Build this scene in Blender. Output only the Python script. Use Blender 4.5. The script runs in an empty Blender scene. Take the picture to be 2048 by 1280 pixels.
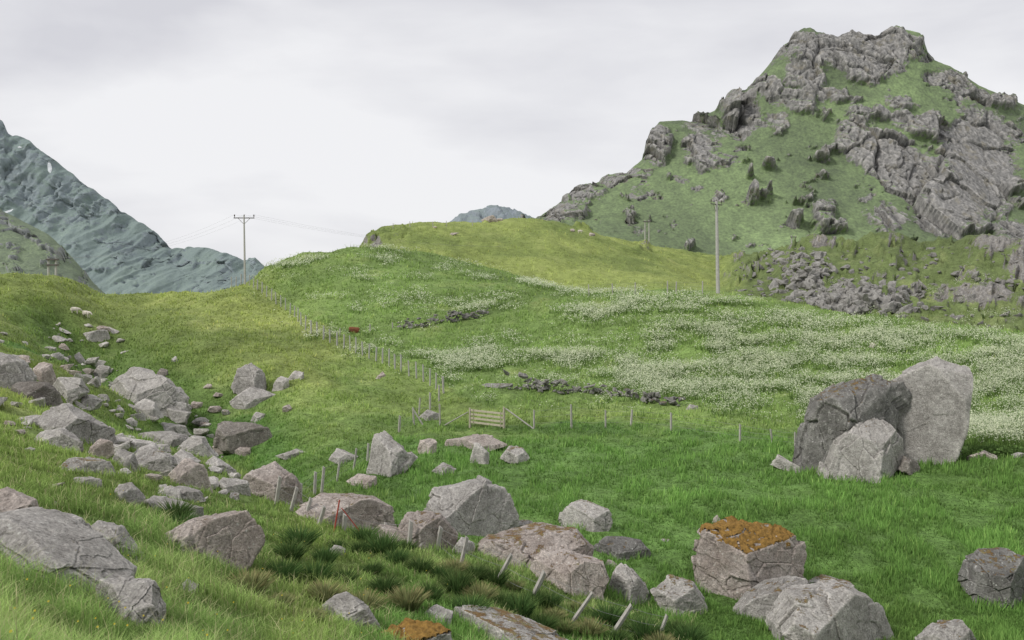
import bpy, bmesh, math, random
import numpy as np
from mathutils import Vector
random.seed(7); RNG=np.random.default_rng(11)
C=bpy.context.scene.collection
F=1991.1; H0=600.0; CZ=12.0
# ------------------------------------------------------------------ noise
def h3(ix,iy,iz,s):
    n=(ix*374761393+iy*668265263+iz*1103515245+s*974634777)&0xffffffff
    n=((n^(n>>13))*1274126177)&0xffffffff
    n=n^(n>>16)
    return n.astype(np.float64)/4294967296.0
def vn(x,y,z,s=0):
    x,y,z=np.broadcast_arrays(np.asarray(x,float),np.asarray(y,float),np.asarray(z,float))
    ix=np.floor(x).astype(np.int64);iy=np.floor(y).astype(np.int64);iz=np.floor(z).astype(np.int64)
    fx=x-ix;fy=y-iy;fz=z-iz
    fx=fx*fx*(3-2*fx);fy=fy*fy*(3-2*fy);fz=fz*fz*(3-2*fz)
    r=0
    for a in (0,1):
        wa=fx if a else 1-fx
        for b in (0,1):
            wb=fy if b else 1-fy
            for c in (0,1):
                wc=fz if c else 1-fz
                r=r+h3(ix+a,iy+b,iz+c,s)*wa*wb*wc
    return r
def fbm(x,y,z,o=4,s=0):
    r=0;a=.5;t=0
    for i in range(o):
        r=r+a*vn(x*2**i+i*7.3,y*2**i+i*3.1,z*2**i,s+i);t+=a;a*=.5
    return r/t-.5
def crag(x,y,z,s=0,tilt=1.3):
    x,y,z=np.broadcast_arrays(np.asarray(x,float),np.asarray(y,float),np.asarray(z,float))
    ix=np.floor(x).astype(np.int64);iy=np.floor(y).astype(np.int64);iz=np.floor(z).astype(np.int64)
    f1=np.full(x.shape,1e9);f2=np.full(x.shape,1e9);h=np.zeros(x.shape)
    for a in (-1,0,1):
        for b in (-1,0,1):
            for c in (-1,0,1):
                jx,jy,jz=ix+a,iy+b,iz+c
                px=jx+h3(jx,jy,jz,s+1);py=jy+h3(jx,jy,jz,s+2);pz=jz+h3(jx,jy,jz,s+3)
                dx,dy,dz=x-px,y-py,z-pz
                d=dx*dx+dy*dy+dz*dz
                r=h3(jx,jy,jz,s+4)
                hh=(r-.5)+dx*(h3(jx,jy,jz,s+5)-.5)*tilt+dz*(h3(jx,jy,jz,s+6)-.5)*tilt
                m=d<f1
                f2=np.where(m,f1,np.minimum(f2,d))
                h=np.where(m,hh,h);f1=np.where(m,d,f1)
    return h,np.sqrt(f2)-np.sqrt(f1)
def sst(a,b,x):
    t=np.clip((x-a)/(b-a),0,1);return t*t*(3-2*t)
# ------------------------------------------------------------------ object helpers
def tag(o,label=None,cat=None,group=None,kind=None):
    if label:o['label']=label
    if cat:o['category']=cat
    if group:o['group']=group
    if kind:o['kind']=kind
    return o
def mesh_np(name,V,Fc,mat,parent=None,attrs=None,smooth=True,loc=(0,0,0)):
    V=np.asarray(V,np.float32);Fc=np.asarray(Fc,np.int32)
    me=bpy.data.meshes.new(name)
    k=Fc.shape[1];n=len(Fc)
    me.vertices.add(len(V));me.vertices.foreach_set('co',V.ravel())
    me.loops.add(n*k);me.loops.foreach_set('vertex_index',Fc.ravel())
    me.polygons.add(n);me.polygons.foreach_set('loop_start',np.arange(0,n*k,k,dtype=np.int32))
    me.polygons.foreach_set('loop_total',np.full(n,k,np.int32))
    me.polygons.foreach_set('use_smooth',np.full(n,smooth,bool))
    me.update(calc_edges=True)
    for an,(ty,ar) in (attrs or {}).items():
        at=me.attributes.new(an,ty,'POINT')
        at.data.foreach_set('color' if ty=='FLOAT_COLOR' else 'value',np.asarray(ar,np.float32).ravel())
    me.materials.append(mat)
    o=bpy.data.objects.new(name,me);C.objects.link(o);o.location=loc
    if parent:o.parent=parent
    return o
def mesh_py(name,V,Fc,mat,parent=None,loc=(0,0,0),smooth=False):
    me=bpy.data.meshes.new(name);me.from_pydata([tuple(v) for v in V],[],[tuple(f) for f in Fc]);me.update()
    for p in me.polygons:p.use_smooth=smooth
    me.materials.append(mat)
    o=bpy.data.objects.new(name,me);C.objects.link(o);o.location=loc
    if parent:o.parent=parent
    return o
def empty(name,loc):
    o=bpy.data.objects.new(name,None);C.objects.link(o);o.location=loc;o.empty_display_size=.3;return o
def tube(pts,rad,n=8):
    pts=[Vector(p) for p in pts];V=[];Fc=[]
    if not hasattr(rad,'__len__'):rad=[rad]*len(pts)
    for i,p in enumerate(pts):
        d=(pts[min(i+1,len(pts)-1)]-pts[max(i-1,0)]).normalized()
        a=d.orthogonal().normalized() if abs(d.z)>.95 else d.cross(Vector((0,0,1))).normalized()
        b=d.cross(a)
        for k in range(n):
            t=2*math.pi*k/n;V.append(p+(a*math.cos(t)+b*math.sin(t))*rad[i])
    for i in range(len(pts)-1):
        for k in range(n):
            Fc.append((i*n+k,i*n+(k+1)%n,(i+1)*n+(k+1)%n,(i+1)*n+k))
    Fc.append(tuple(range(n))[::-1]);Fc.append(tuple((len(pts)-1)*n+k for k in range(n)))
    return V,Fc
def board(p0,p1,w,t,up=Vector((0,0,1))):
    p0=Vector(p0);p1=Vector(p1);d=(p1-p0).normalized();s=d.cross(up).normalized();u=s.cross(d)
    V=[];b=.12
    prof=[(-1,-1+b),(-1+b,-1),(1-b,-1),(1,-1+b),(1,1-b),(1-b,1),(-1+b,1),(-1,1-b)]
    for p in (p0,p1):
        for (x,y) in prof:V.append(p+s*(x*t/2)+u*(y*w/2))
    Fc=[(k,(k+1)%8,8+(k+1)%8,8+k) for k in range(8)]+[tuple(range(8))[::-1],tuple(range(8,16))]
    return V,Fc
def merge(*L):
    V=[];Fc=[]
    for v,f in L:
        o=len(V);V+=list(v);Fc+=[tuple(i+o for i in q) for q in f]
    return V,Fc
# ------------------------------------------------------------------ materials
def nmat(name):
    m=bpy.data.materials.new(name);m.use_nodes=True;nt=m.node_tree
    b=nt.nodes['Principled BSDF'];b.inputs['Roughness'].default_value=.9
    b.inputs['Specular IOR Level'].default_value=.15
    return m,nt,b
def N(nt,t,**k):
    n=nt.nodes.new(t)
    for a,v in k.items():setattr(n,a,v)
    return n
def L(nt,a,b):nt.links.new(a,b)
def noise(nt,co,sc,det=5,rough=.6,dist=0.):
    n=N(nt,'ShaderNodeTexNoise');n.inputs['Scale'].default_value=sc;n.inputs['Detail'].default_value=det
    n.inputs['Roughness'].default_value=rough;n.inputs['Distortion'].default_value=dist
    if co is not None:L(nt,co,n.inputs['Vector'])
    return n.outputs['Fac']
def mapr(nt,v,a,b,c,d):
    n=N(nt,'ShaderNodeMapRange');n.inputs[1].default_value=a;n.inputs[2].default_value=b
    n.inputs[3].default_value=c;n.inputs[4].default_value=d;L(nt,v,n.inputs[0]);return n.outputs[0]
def mix(nt,f,a,b,mode='MIX'):
    n=N(nt,'ShaderNodeMix',data_type='RGBA',blend_type=mode)
    for s,v in ((n.inputs[0],f),(n.inputs[6],a),(n.inputs[7],b)):
        if isinstance(v,(int,float)):s.default_value=v
        elif isinstance(v,tuple):s.default_value=(*v,1) if len(v)==3 else v
        else:L(nt,v,s)
    return n.outputs[2]
def mth(nt,op,a,b=None,c=None,clamp=False):
    n=N(nt,'ShaderNodeMath',operation=op,use_clamp=clamp)
    for i,v in enumerate((a,b,c)):
        if v is None:continue
        if isinstance(v,(int,float)):n.inputs[i].default_value=v
        else:L(nt,v,n.inputs[i])
    return n.outputs[0]
def bump(nt,b,h,st,dist):
    n=N(nt,'ShaderNodeBump');n.inputs['Strength'].default_value=st;n.inputs['Distance'].default_value=dist
    L(nt,h,n.inputs['Height']);L(nt,n.outputs[0],b.inputs['Normal'])
def terrain_mat(name,ra,rb,unit,haze=None,hz=0.,snow=False,gb=6.,st_lo=.5,ysc=1.,zz=.3,plo=.6):
    m,nt,b=nmat(name)
    geo=N(nt,'ShaderNodeNewGeometry');pos0=geo.outputs['Position']
    mq=N(nt,'ShaderNodeMapping');mq.inputs['Scale'].default_value=(1,ysc,1);L(nt,pos0,mq.inputs[0]);pos=mq.outputs[0]
    col=N(nt,'ShaderNodeAttribute',attribute_name='Col').outputs['Color']
    rk=N(nt,'ShaderNodeAttribute',attribute_name='rock').outputs['Fac']
    n1=noise(nt,pos,gb/unit,5,.7);n2=noise(nt,pos,.9/unit,4,.65);n3=noise(nt,pos,2.6/unit,5,.7)
    g=mix(nt,1.,col,mapr(nt,n1,.3,.7,.55,1.45),'MULTIPLY')
    g=mix(nt,1.,g,mapr(nt,n2,.3,.7,.72,1.28),'MULTIPLY')
    sep=N(nt,'ShaderNodeSeparateXYZ');L(nt,geo.outputs['Normal'],sep.inputs[0])
    nz=sep.outputs[2]
    rc=mix(nt,mapr(nt,n3,.35,.65,0,1),ra,rb)
    mp=N(nt,'ShaderNodeMapping');mp.inputs['Scale'].default_value=(1,ysc,zz);mp.inputs['Rotation'].default_value=(0,.35,0);L(nt,pos0,mp.inputs[0])
    st=noise(nt,mp.outputs[0],3.5/unit,4,.7)
    rc=mix(nt,1.,rc,mapr(nt,st,.32,.68,st_lo,1.35),'MULTIPLY')
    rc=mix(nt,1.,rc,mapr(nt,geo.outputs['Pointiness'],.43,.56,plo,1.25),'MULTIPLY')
    rc=mix(nt,mapr(nt,n2,.55,.66,0,.4),rc,(.19,.16,.08))
    f=mth(nt,'ADD',rk,mth(nt,'MULTIPLY',mth(nt,'SUBTRACT',n3,.5),1.1))
    f=mth(nt,'SUBTRACT',f,mapr(nt,nz,.66,.93,0,.5))
    f=mapr(nt,f,.40,.52,0,1)
    c=mix(nt,f,g,rc)
    if haze:c=mix(nt,hz,c,haze)  # aerial haze painted into the base colour, no volume
    if snow:
        sn=N(nt,'ShaderNodeAttribute',attribute_name='snow').outputs['Fac']
        c=mix(nt,mapr(nt,mth(nt,'ADD',sn,mth(nt,'MULTIPLY',mth(nt,'SUBTRACT',n3,.5),.8)),.5,.55,0,1),c,(.72,.75,.78))
    L(nt,c,b.inputs['Base Color'])
    bump(nt,b,mth(nt,'ADD',n1,n3),.7,.12*unit)
    return m
def rock_mat(name,ca,cb,moss):
    m,nt,b=nmat(name)
    tc=N(nt,'ShaderNodeTexCoord');oi=N(nt,'ShaderNodeObjectInfo')
    va=N(nt,'ShaderNodeVectorMath',operation='SCALE');L(nt,oi.outputs['Location'],va.inputs[0]);va.inputs['Scale'].default_value=3.7
    vb=N(nt,'ShaderNodeVectorMath',operation='ADD');L(nt,tc.outputs['Object'],vb.inputs[0]);L(nt,va.outputs[0],vb.inputs[1])
    co=vb.outputs[0]
    big=noise(nt,co,1.0,4,.6,.3);med=noise(nt,co,4.5,5,.7);fine=noise(nt,co,17,5,.78)
    geo=N(nt,'ShaderNodeNewGeometry');sep=N(nt,'ShaderNodeSeparateXYZ');L(nt,geo.outputs['Normal'],sep.inputs[0])
    c=mix(nt,mapr(nt,big,.38,.62,0,1),ca,cb)
    c=mix(nt,1.,c,mapr(nt,oi.outputs['Random'],0,1,.85,1.12),'MULTIPLY')
    c=mix(nt,1.,c,mapr(nt,med,.3,.7,.70,1.26),'MULTIPLY')
    c=mix(nt,1.,c,mapr(nt,fine,.3,.7,.52,1.44),'MULTIPLY')
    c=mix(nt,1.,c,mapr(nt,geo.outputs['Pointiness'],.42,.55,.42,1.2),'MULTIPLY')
    dl=noise(nt,co,6.5,5,.85)
    c=mix(nt,mapr(nt,dl,.585,.64,0,.65),c,(.085,.075,.065))
    v=N(nt,'ShaderNodeTexVoronoi');v.inputs['Scale'].default_value=7;L(nt,co,v.inputs['Vector'])
    wl=mth(nt,'MULTIPLY',mapr(nt,v.outputs['Distance'],.15,.24,1,0),mapr(nt,med,.48,.56,0,1))
    c=mix(nt,mth(nt,'MULTIPLY',wl,.75),c,(.62,.62,.58))
    mo=mth(nt,'ADD',mapr(nt,sep.outputs[2],.3,.95,-.4,.22),mth(nt,'MULTIPLY',mth(nt,'SUBTRACT',noise(nt,co,2.4,6,.8),.5),2.3))
    mo=mth(nt,'ADD',mo,(-.5,-.31,-.2,.06)[moss])
    mc=mix(nt,mapr(nt,fine,.3,.7,0,1),(.085,.05,.02),(.32,.18,.05))
    mc=mix(nt,mapr(nt,med,.46,.6,0,.8),mc,(.22,.21,.09))
    f=mapr(nt,mo,0,.08,0,.9)
    c=mix(nt,f,c,mc)
    L(nt,c,b.inputs['Base Color'])
    hh=mth(nt,'ADD',med,mth(nt,'MULTIPLY',fine,.6))
    hh=mth(nt,'ADD',hh,mth(nt,'MULTIPLY',f,.3))
    bump(nt,b,hh,.9,.1)
    return m
def simple(name,ca,cb,sc=8,rough=.85,st=.3):
    m,nt,b=nmat(name);tc=N(nt,'ShaderNodeTexCoord')
    n=noise(nt,tc.outputs['Object'],sc,5,.7)
    L(nt,mix(nt,mapr(nt,n,.3,.7,0,1),ca,cb),b.inputs['Base Color']);b.inputs['Roughness'].default_value=rough
    bump(nt,b,n,st,.02);return m
def leaf_mat(name,attr='Col',trans=.3):
    m=bpy.data.materials.new(name);m.use_nodes=True;nt=m.node_tree;nt.nodes.clear()
    a=N(nt,'ShaderNodeAttribute',attribute_name=attr)
    d=N(nt,'ShaderNodeBsdfDiffuse');t=N(nt,'ShaderNodeBsdfTranslucent');x=N(nt,'ShaderNodeMixShader');x.inputs[0].default_value=trans
    o=N(nt,'ShaderNodeOutputMaterial')
    L(nt,a.outputs['Color'],d.inputs[0]);L(nt,a.outputs['Color'],t.inputs[0])
    L(nt,d.outputs[0],x.inputs[1]);L(nt,t.outputs[0],x.inputs[2]);L(nt,x.outputs[0],o.inputs[0]);return m
M={}
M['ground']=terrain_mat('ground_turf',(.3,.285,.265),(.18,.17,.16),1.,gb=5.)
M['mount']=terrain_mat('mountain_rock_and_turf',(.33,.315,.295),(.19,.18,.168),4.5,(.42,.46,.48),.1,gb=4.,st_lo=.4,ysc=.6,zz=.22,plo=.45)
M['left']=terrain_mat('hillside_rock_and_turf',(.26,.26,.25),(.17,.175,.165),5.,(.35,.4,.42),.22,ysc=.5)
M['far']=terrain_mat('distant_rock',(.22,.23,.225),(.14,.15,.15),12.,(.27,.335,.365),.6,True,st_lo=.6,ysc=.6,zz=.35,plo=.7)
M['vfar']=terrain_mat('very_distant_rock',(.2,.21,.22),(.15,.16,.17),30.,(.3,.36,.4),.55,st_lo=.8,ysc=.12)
TINT=[((.49,.465,.435),(.36,.34,.315)),((.51,.45,.41),(.37,.315,.28)),((.28,.255,.23),(.19,.17,.15)),((.27,.262,.245),(.18,.173,.162))]
RM={}
def rmat(t,ms):
    k=(t,ms)
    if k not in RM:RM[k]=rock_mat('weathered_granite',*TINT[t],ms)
    return RM[k]
M['moss']=simple('orange_moss',(.10,.06,.02),(.34,.2,.055),9,.95,1.)
M['wood']=simple('weathered_wood',(.5,.48,.44),(.31,.29,.27),9)
M['woodp']=simple('pale_pole_wood',(.48,.47,.44),(.35,.34,.32),5)
M['woody']=simple('pale_gate_wood',(.52,.48,.38),(.37,.33,.26),9)
M['red']=simple('red_paint',(.48,.1,.07),(.36,.07,.05),9)
M['wire']=simple('grey_wire',(.3,.3,.3),(.2,.2,.2),5)
M['metal']=simple('dark_metal',(.14,.13,.12),(.09,.08,.08),5)
M['ins']=simple('brown_ceramic',(.09,.07,.06),(.05,.04,.04),5,.3)
M['leaf']=leaf_mat('grass_blades');M['petal']=leaf_mat('white_umbels',trans=.45)
M['wool']=simple('cream_wool',(.72,.68,.6),(.55,.5,.42),12,1,1.)
M['face']=simple('pale_face',(.5,.45,.4),(.4,.36,.32),12)
M['rust']=simple('rust_brown',(.22,.09,.045),(.11,.045,.025),6,1,1.)
# ------------------------------------------------------------------ lofted terrain
UX=np.arange(-2600,4700,4.)
def gsm(a,sig):
    if sig<=0:return a
    k=np.exp(-.5*(np.arange(-int(3*sig/4)-1,int(3*sig/4)+2)*4/sig)**2);k/=k.sum()
    p=len(k)//2
    return np.convolve(np.pad(a,p,mode='edge'),k,'valid')
def loft(curves,pxs,rows,sig):
    DK=[];ZK=[]
    for i,c in enumerate(curves):
        c=sorted(c);x=[p[0] for p in c]
        s=sig[i] if hasattr(sig,'__len__') else sig
        py=gsm(np.interp(UX,x,[p[1] for p in c]),s);D=gsm(np.interp(UX,x,[p[2] for p in c]),max(s,12))
        py=np.interp(pxs,UX,py);D=np.interp(pxs,UX,D)
        DK.append(D);ZK.append(CZ-(py-H0)/F*D)
    out=[]
    for A in (np.array(DK),np.array(ZK)):
        K=len(A);d=A[1:]-A[:-1];m=np.zeros_like(A);m[0]=d[0];m[-1]=d[-1]
        a,b=d[:-1],d[1:];ok=a*b>0
        m[1:-1]=np.where(ok,2*a*b/np.where(ok,a+b,1),0)
        R=[]
        for k in range(K-1):
            for s in np.arange(rows[k])/rows[k]:
                h00=2*s**3-3*s*s+1;h10=s**3-2*s*s+s;h01=-2*s**3+3*s*s;h11=s**3-s*s
                R.append(h00*A[k]+h10*m[k]+h01*A[k+1]+h11*m[k+1])
        R.append(A[-1]);out.append(np.array(R))
    D,Z=out;PX=np.broadcast_to(pxs,D.shape);X=(PX-1024)/F*D
    return X.copy(),D.copy(),Z.copy(),PX
def gridfaces(R,Cn):
    i=np.arange(R-1)[:,None]*Cn+np.arange(Cn-1)[None]
    return np.stack([i,i+1,i+Cn+1,i+Cn],-1).reshape(-1,4)
def pxgrid(a,b,st):
    return np.concatenate([np.arange(-2600,a,90),np.arange(a,b,st),np.arange(b,4600,90)])
def blobs(PX,PY,BL):
    r=np.zeros(PX.shape)
    for (cx,cy,rx,ry,ang,s) in BL:
        t=math.radians(ang);dx=PX-cx;dy=PY-cy
        u=(dx*math.cos(t)+dy*math.sin(t))/rx;v=(-dx*math.sin(t)+dy*math.cos(t))/ry
        r=np.maximum(r,s*np.clip(1.35-np.sqrt(u*u+v*v),0,1))
    return r
GC=[
[(-2600,2300,1.2),(4600,2300,1.2)],
[(-2600,1250,5),(-400,1280,7),(0,1280,9),(400,1280,13),(700,1280,18),(900,1280,23),(1240,1280,29),(1600,1280,31),(2048,1280,32),(4600,1300,32)],
[(-2600,1050,10),(-400,1090,12),(0,1100,15),(200,1100,18),(400,1100,23),(700,1100,31),(1000,1105,34.5),(1400,1110,38),(2048,1110,38),(4600,1110,38)],
[(-2600,880,18),(-400,930,21),(0,950,25),(200,950,29),(400,955,37),(600,965,44),(800,955,48),(1000,950,50),(1400,960,48),(2048,955,46),(4600,950,46)],
[(-2600,740,28),(-400,800,32),(0,845,36),(200,850,44),(400,850,56),(600,850,63),(800,860,66),(1000,855,67),(1300,860,65),(1600,890,56),(1900,905,50),(2048,905,49),(4600,905,49)],
[(-2600,600,45),(-400,660,48),(0,725,54),(200,765,62),(400,770,74),(500,735,82),(650,745,84),(800,770,82),(1000,785,78),(1300,805,74),(1600,850,66),(1900,870,57),(2048,870,55),(4600,870,55)],
[(-2600,500,75),(-400,560,80),(0,640,88),(120,694,82),(230,694,90),(330,645,102),(420,628,112),(520,645,108),(650,690,98),(800,715,94),(1000,720,92),(1200,720,90),(1400,730,85),(1700,760,77),(2048,800,68),(4600,850,66)],
[(-2600,400,110),(-300,500,118),(0,544,120),(100,549,125),(200,592,138),(300,600,145),(380,596,135),(430,580,132),(490,566,133),(560,585,126),(640,605,116),(720,625,110),(800,640,106),(900,636,107),(1010,612,112),(1100,595,115),(1250,583,112),(1435,582,105),(1550,595,105),(1700,630,100),(1850,650,95),(2048,672,88),(2500,720,85),(4600,800,85)],
[(-2600,450,150),(-300,530,150),(0,575,150),(200,625,165),(400,618,160),(470,590,150),(530,542,146),(600,517,150),(700,505,155),(850,509,160),(1000,536,156),(1120,580,150),(1200,606,138),(1435,625,130),(1550,640,130),(1700,670,125),(2048,720,115),(4600,820,110)],
[(-2600,500,190),(0,620,190),(400,640,190),(530,600,190),(600,560,190),(700,530,192),(850,520,188),(1000,545,185),(1120,586,175),(1200,592,170),(1435,600,160),(1600,640,150),(1700,652,150),(2048,690,140),(4600,780,140)],
[(-2600,520,230),(0,640,230),(500,620,225),(660,555,224),(715,505,224),(732,482,226),(760,456,232),(850,448,245),(950,447,255),(1050,436,265),(1110,442,266),(1150,455,265),(1250,488,260),(1350,520,255),(1440,550,250),(1490,522,240),(1560,500,230),(1620,480,225),(1700,482,225),(1770,472,225),(1850,490,225),(1950,480,220),(2048,495,215),(2500,520,210),(4600,560,210)],
[(-2600,560,320),(0,650,320),(700,640,320),(760,560,320),(1050,480,320),(1150,476,320),(1250,492,320),(1350,508,320),(1440,516,320),(1500,520,320),(1770,520,300),(2048,530,300),(4600,560,300)],
[(-2600,605,600),(4600,605,600)],
[(-2600,606,7000),(4600,606,7000)]]
gx=pxgrid(-160,2210,3.6)
rows=[16,60,90,90,85,75,75,80,60,40,80,20,6,3]
X,Y,Z,PX=loft(GC,gx,rows[:len(GC)-1],[30,60,60,50,45,40,28,14,12,14,7,14,30,30])
PY=H0+(CZ-Z)/Y*F
def near(PYa,Ya,px,py):
    c=int(np.clip(np.searchsorted(gx,px),1,len(gx)-1));w=np.where(PYa[:,c]<=py)[0];i=w[0] if len(w) else -1
    d=Ya[i,c];return ((px-1024)/F*d,d)
def polydist(X,Y,P):
    r=np.full(X.shape,1e9)
    for (a,b) in zip(P[:-1],P[1:]):
        ex,ey=b[0]-a[0],b[1]-a[1];t=np.clip(((X-a[0])*ex+(Y-a[1])*ey)/(ex*ex+ey*ey),0,1)
        r=np.minimum(r,np.hypot(X-a[0]-t*ex,Y-a[1]-t*ey))
    return r
stream=[near(PY,Y,*p) for p in [(150,640),(175,668),(225,700),(300,728),(380,765),(425,800),(415,850),(470,900),(560,935)]]
sd_=polydist(X,Y,stream)+fbm(X/4,Y/4,0,3,5)*3
Z=Z-3.2*np.exp(-(sd_/6.)**2)*sst(215,130,Y)*sst(40,60,Y)-.9*np.exp(-(sd_/1.3)**2)
GB=[(742,482,22,20,0,1.),(790,468,34,9,-8,.7),(1650,484,60,14,0,.85),(1770,482,60,14,0,.85),(1590,540,60,40,30,.7),(1700,600,110,34,0,.5),
 (1960,598,130,26,0,1.1),(1990,500,80,30,0,1.1),(2040,540,60,30,40,1.1),(1840,520,60,18,10,.8),(1500,540,18,18,0,.8),(1860,600,70,18,20,.75),(1640,545,44,18,20,.8),
 (1900,645,60,8,5,.5),(2030,640,50,14,0,.9),(1280,498,30,8,10,.6),(1310,570,18,6,0,.4),(980,443,22,5,0,.6),(905,470,16,6,0,.4),(560,700,40,10,20,.3),(165,668,50,12,0,.4),(2010,655,40,10,0,.8),(1180,462,40,8,20,.55),(1750,560,90,20,10,.65),(1930,560,90,18,10,.75),(1530,520,50,14,-30,.8),(1700,510,60,10,0,.6)]
wpx=PX+fbm(PX/30,PY/16,0,4,17)*40;wpy=PY+fbm(PX/30,PY/16,5,4,19)*22
rock=blobs(wpx,wpy,GB)*(Y<300)
rock=np.where((PX>1440)&(Y>125)&(Y<300),np.maximum(rock,np.clip(.08+fbm(PX/22,PY/10,2,4,23)*2.4,0,.8)),rock)
amp=np.clip(Y/90,.25,2.2)
lump=fbm(X/1.7,Y/1.7,0,3,9)
dz=fbm(X/7,Y/7,0,3,3)*.8*amp+lump*.58*np.clip(Y/45,.35,1.2)+fbm(X/22,Y/22,0,2,13)*1.3*np.clip(Y/90,0,1.5)*sst(60,90,Y)
tr=sst(700,600,PX)*sst(60,90,Y)
dz+=tr*np.sin((Z*3.2+fbm(X/9,Y/9,0,3,21)*5))*.12
Z=Z+np.where(Y<310,dz,0)
rr=sst(.2,.6,rock)
h1,e1=crag(X/6,Y/9,Z/4.5,40,.9);h2,e2=crag(X/2.3,Y/3.5,Z/1.8,50,.9)
Z+=rr*(h1*2.2+h2*1.0+.5)
Y2=Y-rr*(h1*2.4+h2*1.0)
PYd=H0+(CZ-Z)/Y2*F
def mixc(a,b,f):f=f[...,None];return a*(1-f)+np.asarray(b)*f
def groundcol(PX,PY,X,Y,Z):
    n=fbm(X/14,Y/14,Z/14,4,60);n2=fbm(X/3,Y/3,Z/3,4,70)
    PX=PX+n*160;PY=PY+n*50+n2*16
    c=np.zeros(PX.shape+(3,))+np.array((.175,.24,.07))
    yel=sst(740,620,PX)*sst(890,760,PY)
    yel=np.maximum(yel,sst(165,200,Y)*sst(1580,1430,PX))
    c=mixc(c,(.225,.27,.08),np.clip(yel*(.85+2*n),0,1))
    lush=sst(620,820,PX)*sst(838,895,PY-.03*np.clip(PX-1400,0,600))
    c=mixc(c,(.115,.205,.054),np.clip(lush*(1+n),0,1))
    lu2=sst(620,480,PX)*sst(910,1070,PY)
    c=mixc(c,(.14,.215,.066),lu2*.8)
    g_=blobs(PX,PY,[(60,690,130,22,10,1),(1200,860,500,14,2,1.),(700,760,100,16,20,.4),(640,560,120,14,-5,.4),(1000,690,120,24,-12,.6)])
    g_=np.maximum(g_,np.exp(-(sd_/7)**2)*1.15)
    c=mixc(c,(.09,.165,.043),np.clip(g_*1.1*(.8+n),0,1))
    fl=sst(490,570,PX)*sst(180,150,Y)*sst(860,790,PY-.08*np.clip(PX-1200,0,900))*sst(-15,20,PX-500-(PY-566)*1.85)
    c=mixc(c,(.15,.23,.068),fl*.75)
    kd=sst(1430,1500,PX)*sst(130,150,Y)
    c=mixc(c,(.135,.175,.065),kd)
    st=np.clip(n2*3.2-.25,0,1)*(1-.75*lush)
    c=mixc(c,(.29,.29,.13),st*.4)
    br=blobs(PX,PY,[(1000,1180,260,60,15,1),(800,1120,120,40,10,.8),(560,1170,300,60,0,.6)])
    c=mixc(c,(.22,.25,.10),np.clip(br*(.5+1.5*n2),0,.5))
    return c*(1+.7*n[...,None]+.6*n2[...,None])
COL=np.clip(groundcol(PX,PY,X,Y,Z),.01,1)
R_,C_=X.shape
def rgba(c):
    c=c.reshape(-1,3);return np.concatenate([c,np.ones((len(c),1))],1)
V=np.stack([X,Y2,Z],-1).reshape(-1,3)
o=mesh_np('ground',V,gridfaces(R_,C_),M['ground'],attrs={'Col':('FLOAT_COLOR',rgba(COL)),'rock':('FLOAT',rock)})
tag(o,'rolling green pasture filling the valley with grassy knolls','ground',kind='structure')
XG,YG,ZG,PYG=X,Y2,Z,PYd
def ground_at(px,py):
    c=int(np.clip(np.searchsorted(gx,px),1,C_-1));a=(px-gx[c-1])/(gx[c]-gx[c-1])
    p=PYG[:,c-1]*(1-a)+PYG[:,c]*a;y=YG[:,c-1]*(1-a)+YG[:,c]*a;z=ZG[:,c-1]*(1-a)+ZG[:,c]*a
    w=np.where(p<=py)[0];i=w[0] if len(w) else len(p)-2
    i=max(i,1);f=(p[i-1]-py)/max(p[i-1]-p[i],1e-6);f=min(max(f,0),1)
    D=y[i-1]*(1-f)+y[i]*f;zz=z[i-1]*(1-f)+z[i]*f
    if D>330:
        k=int(np.argmin(np.where((y<200),p,9e9)));D=y[k];zz=z[k]
    return Vector(((px-1024)/F*D,D,zz))
def pt(px,py,D):return Vector(((px-1024)/F*D,D,CZ-(py-H0)/F*D))
def gz(x,y):
    px=1024+x/y*F;c=int(np.clip(np.searchsorted(gx,px),1,C_-1));return float(np.interp(y,YG[:,c],ZG[:,c]))
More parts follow.
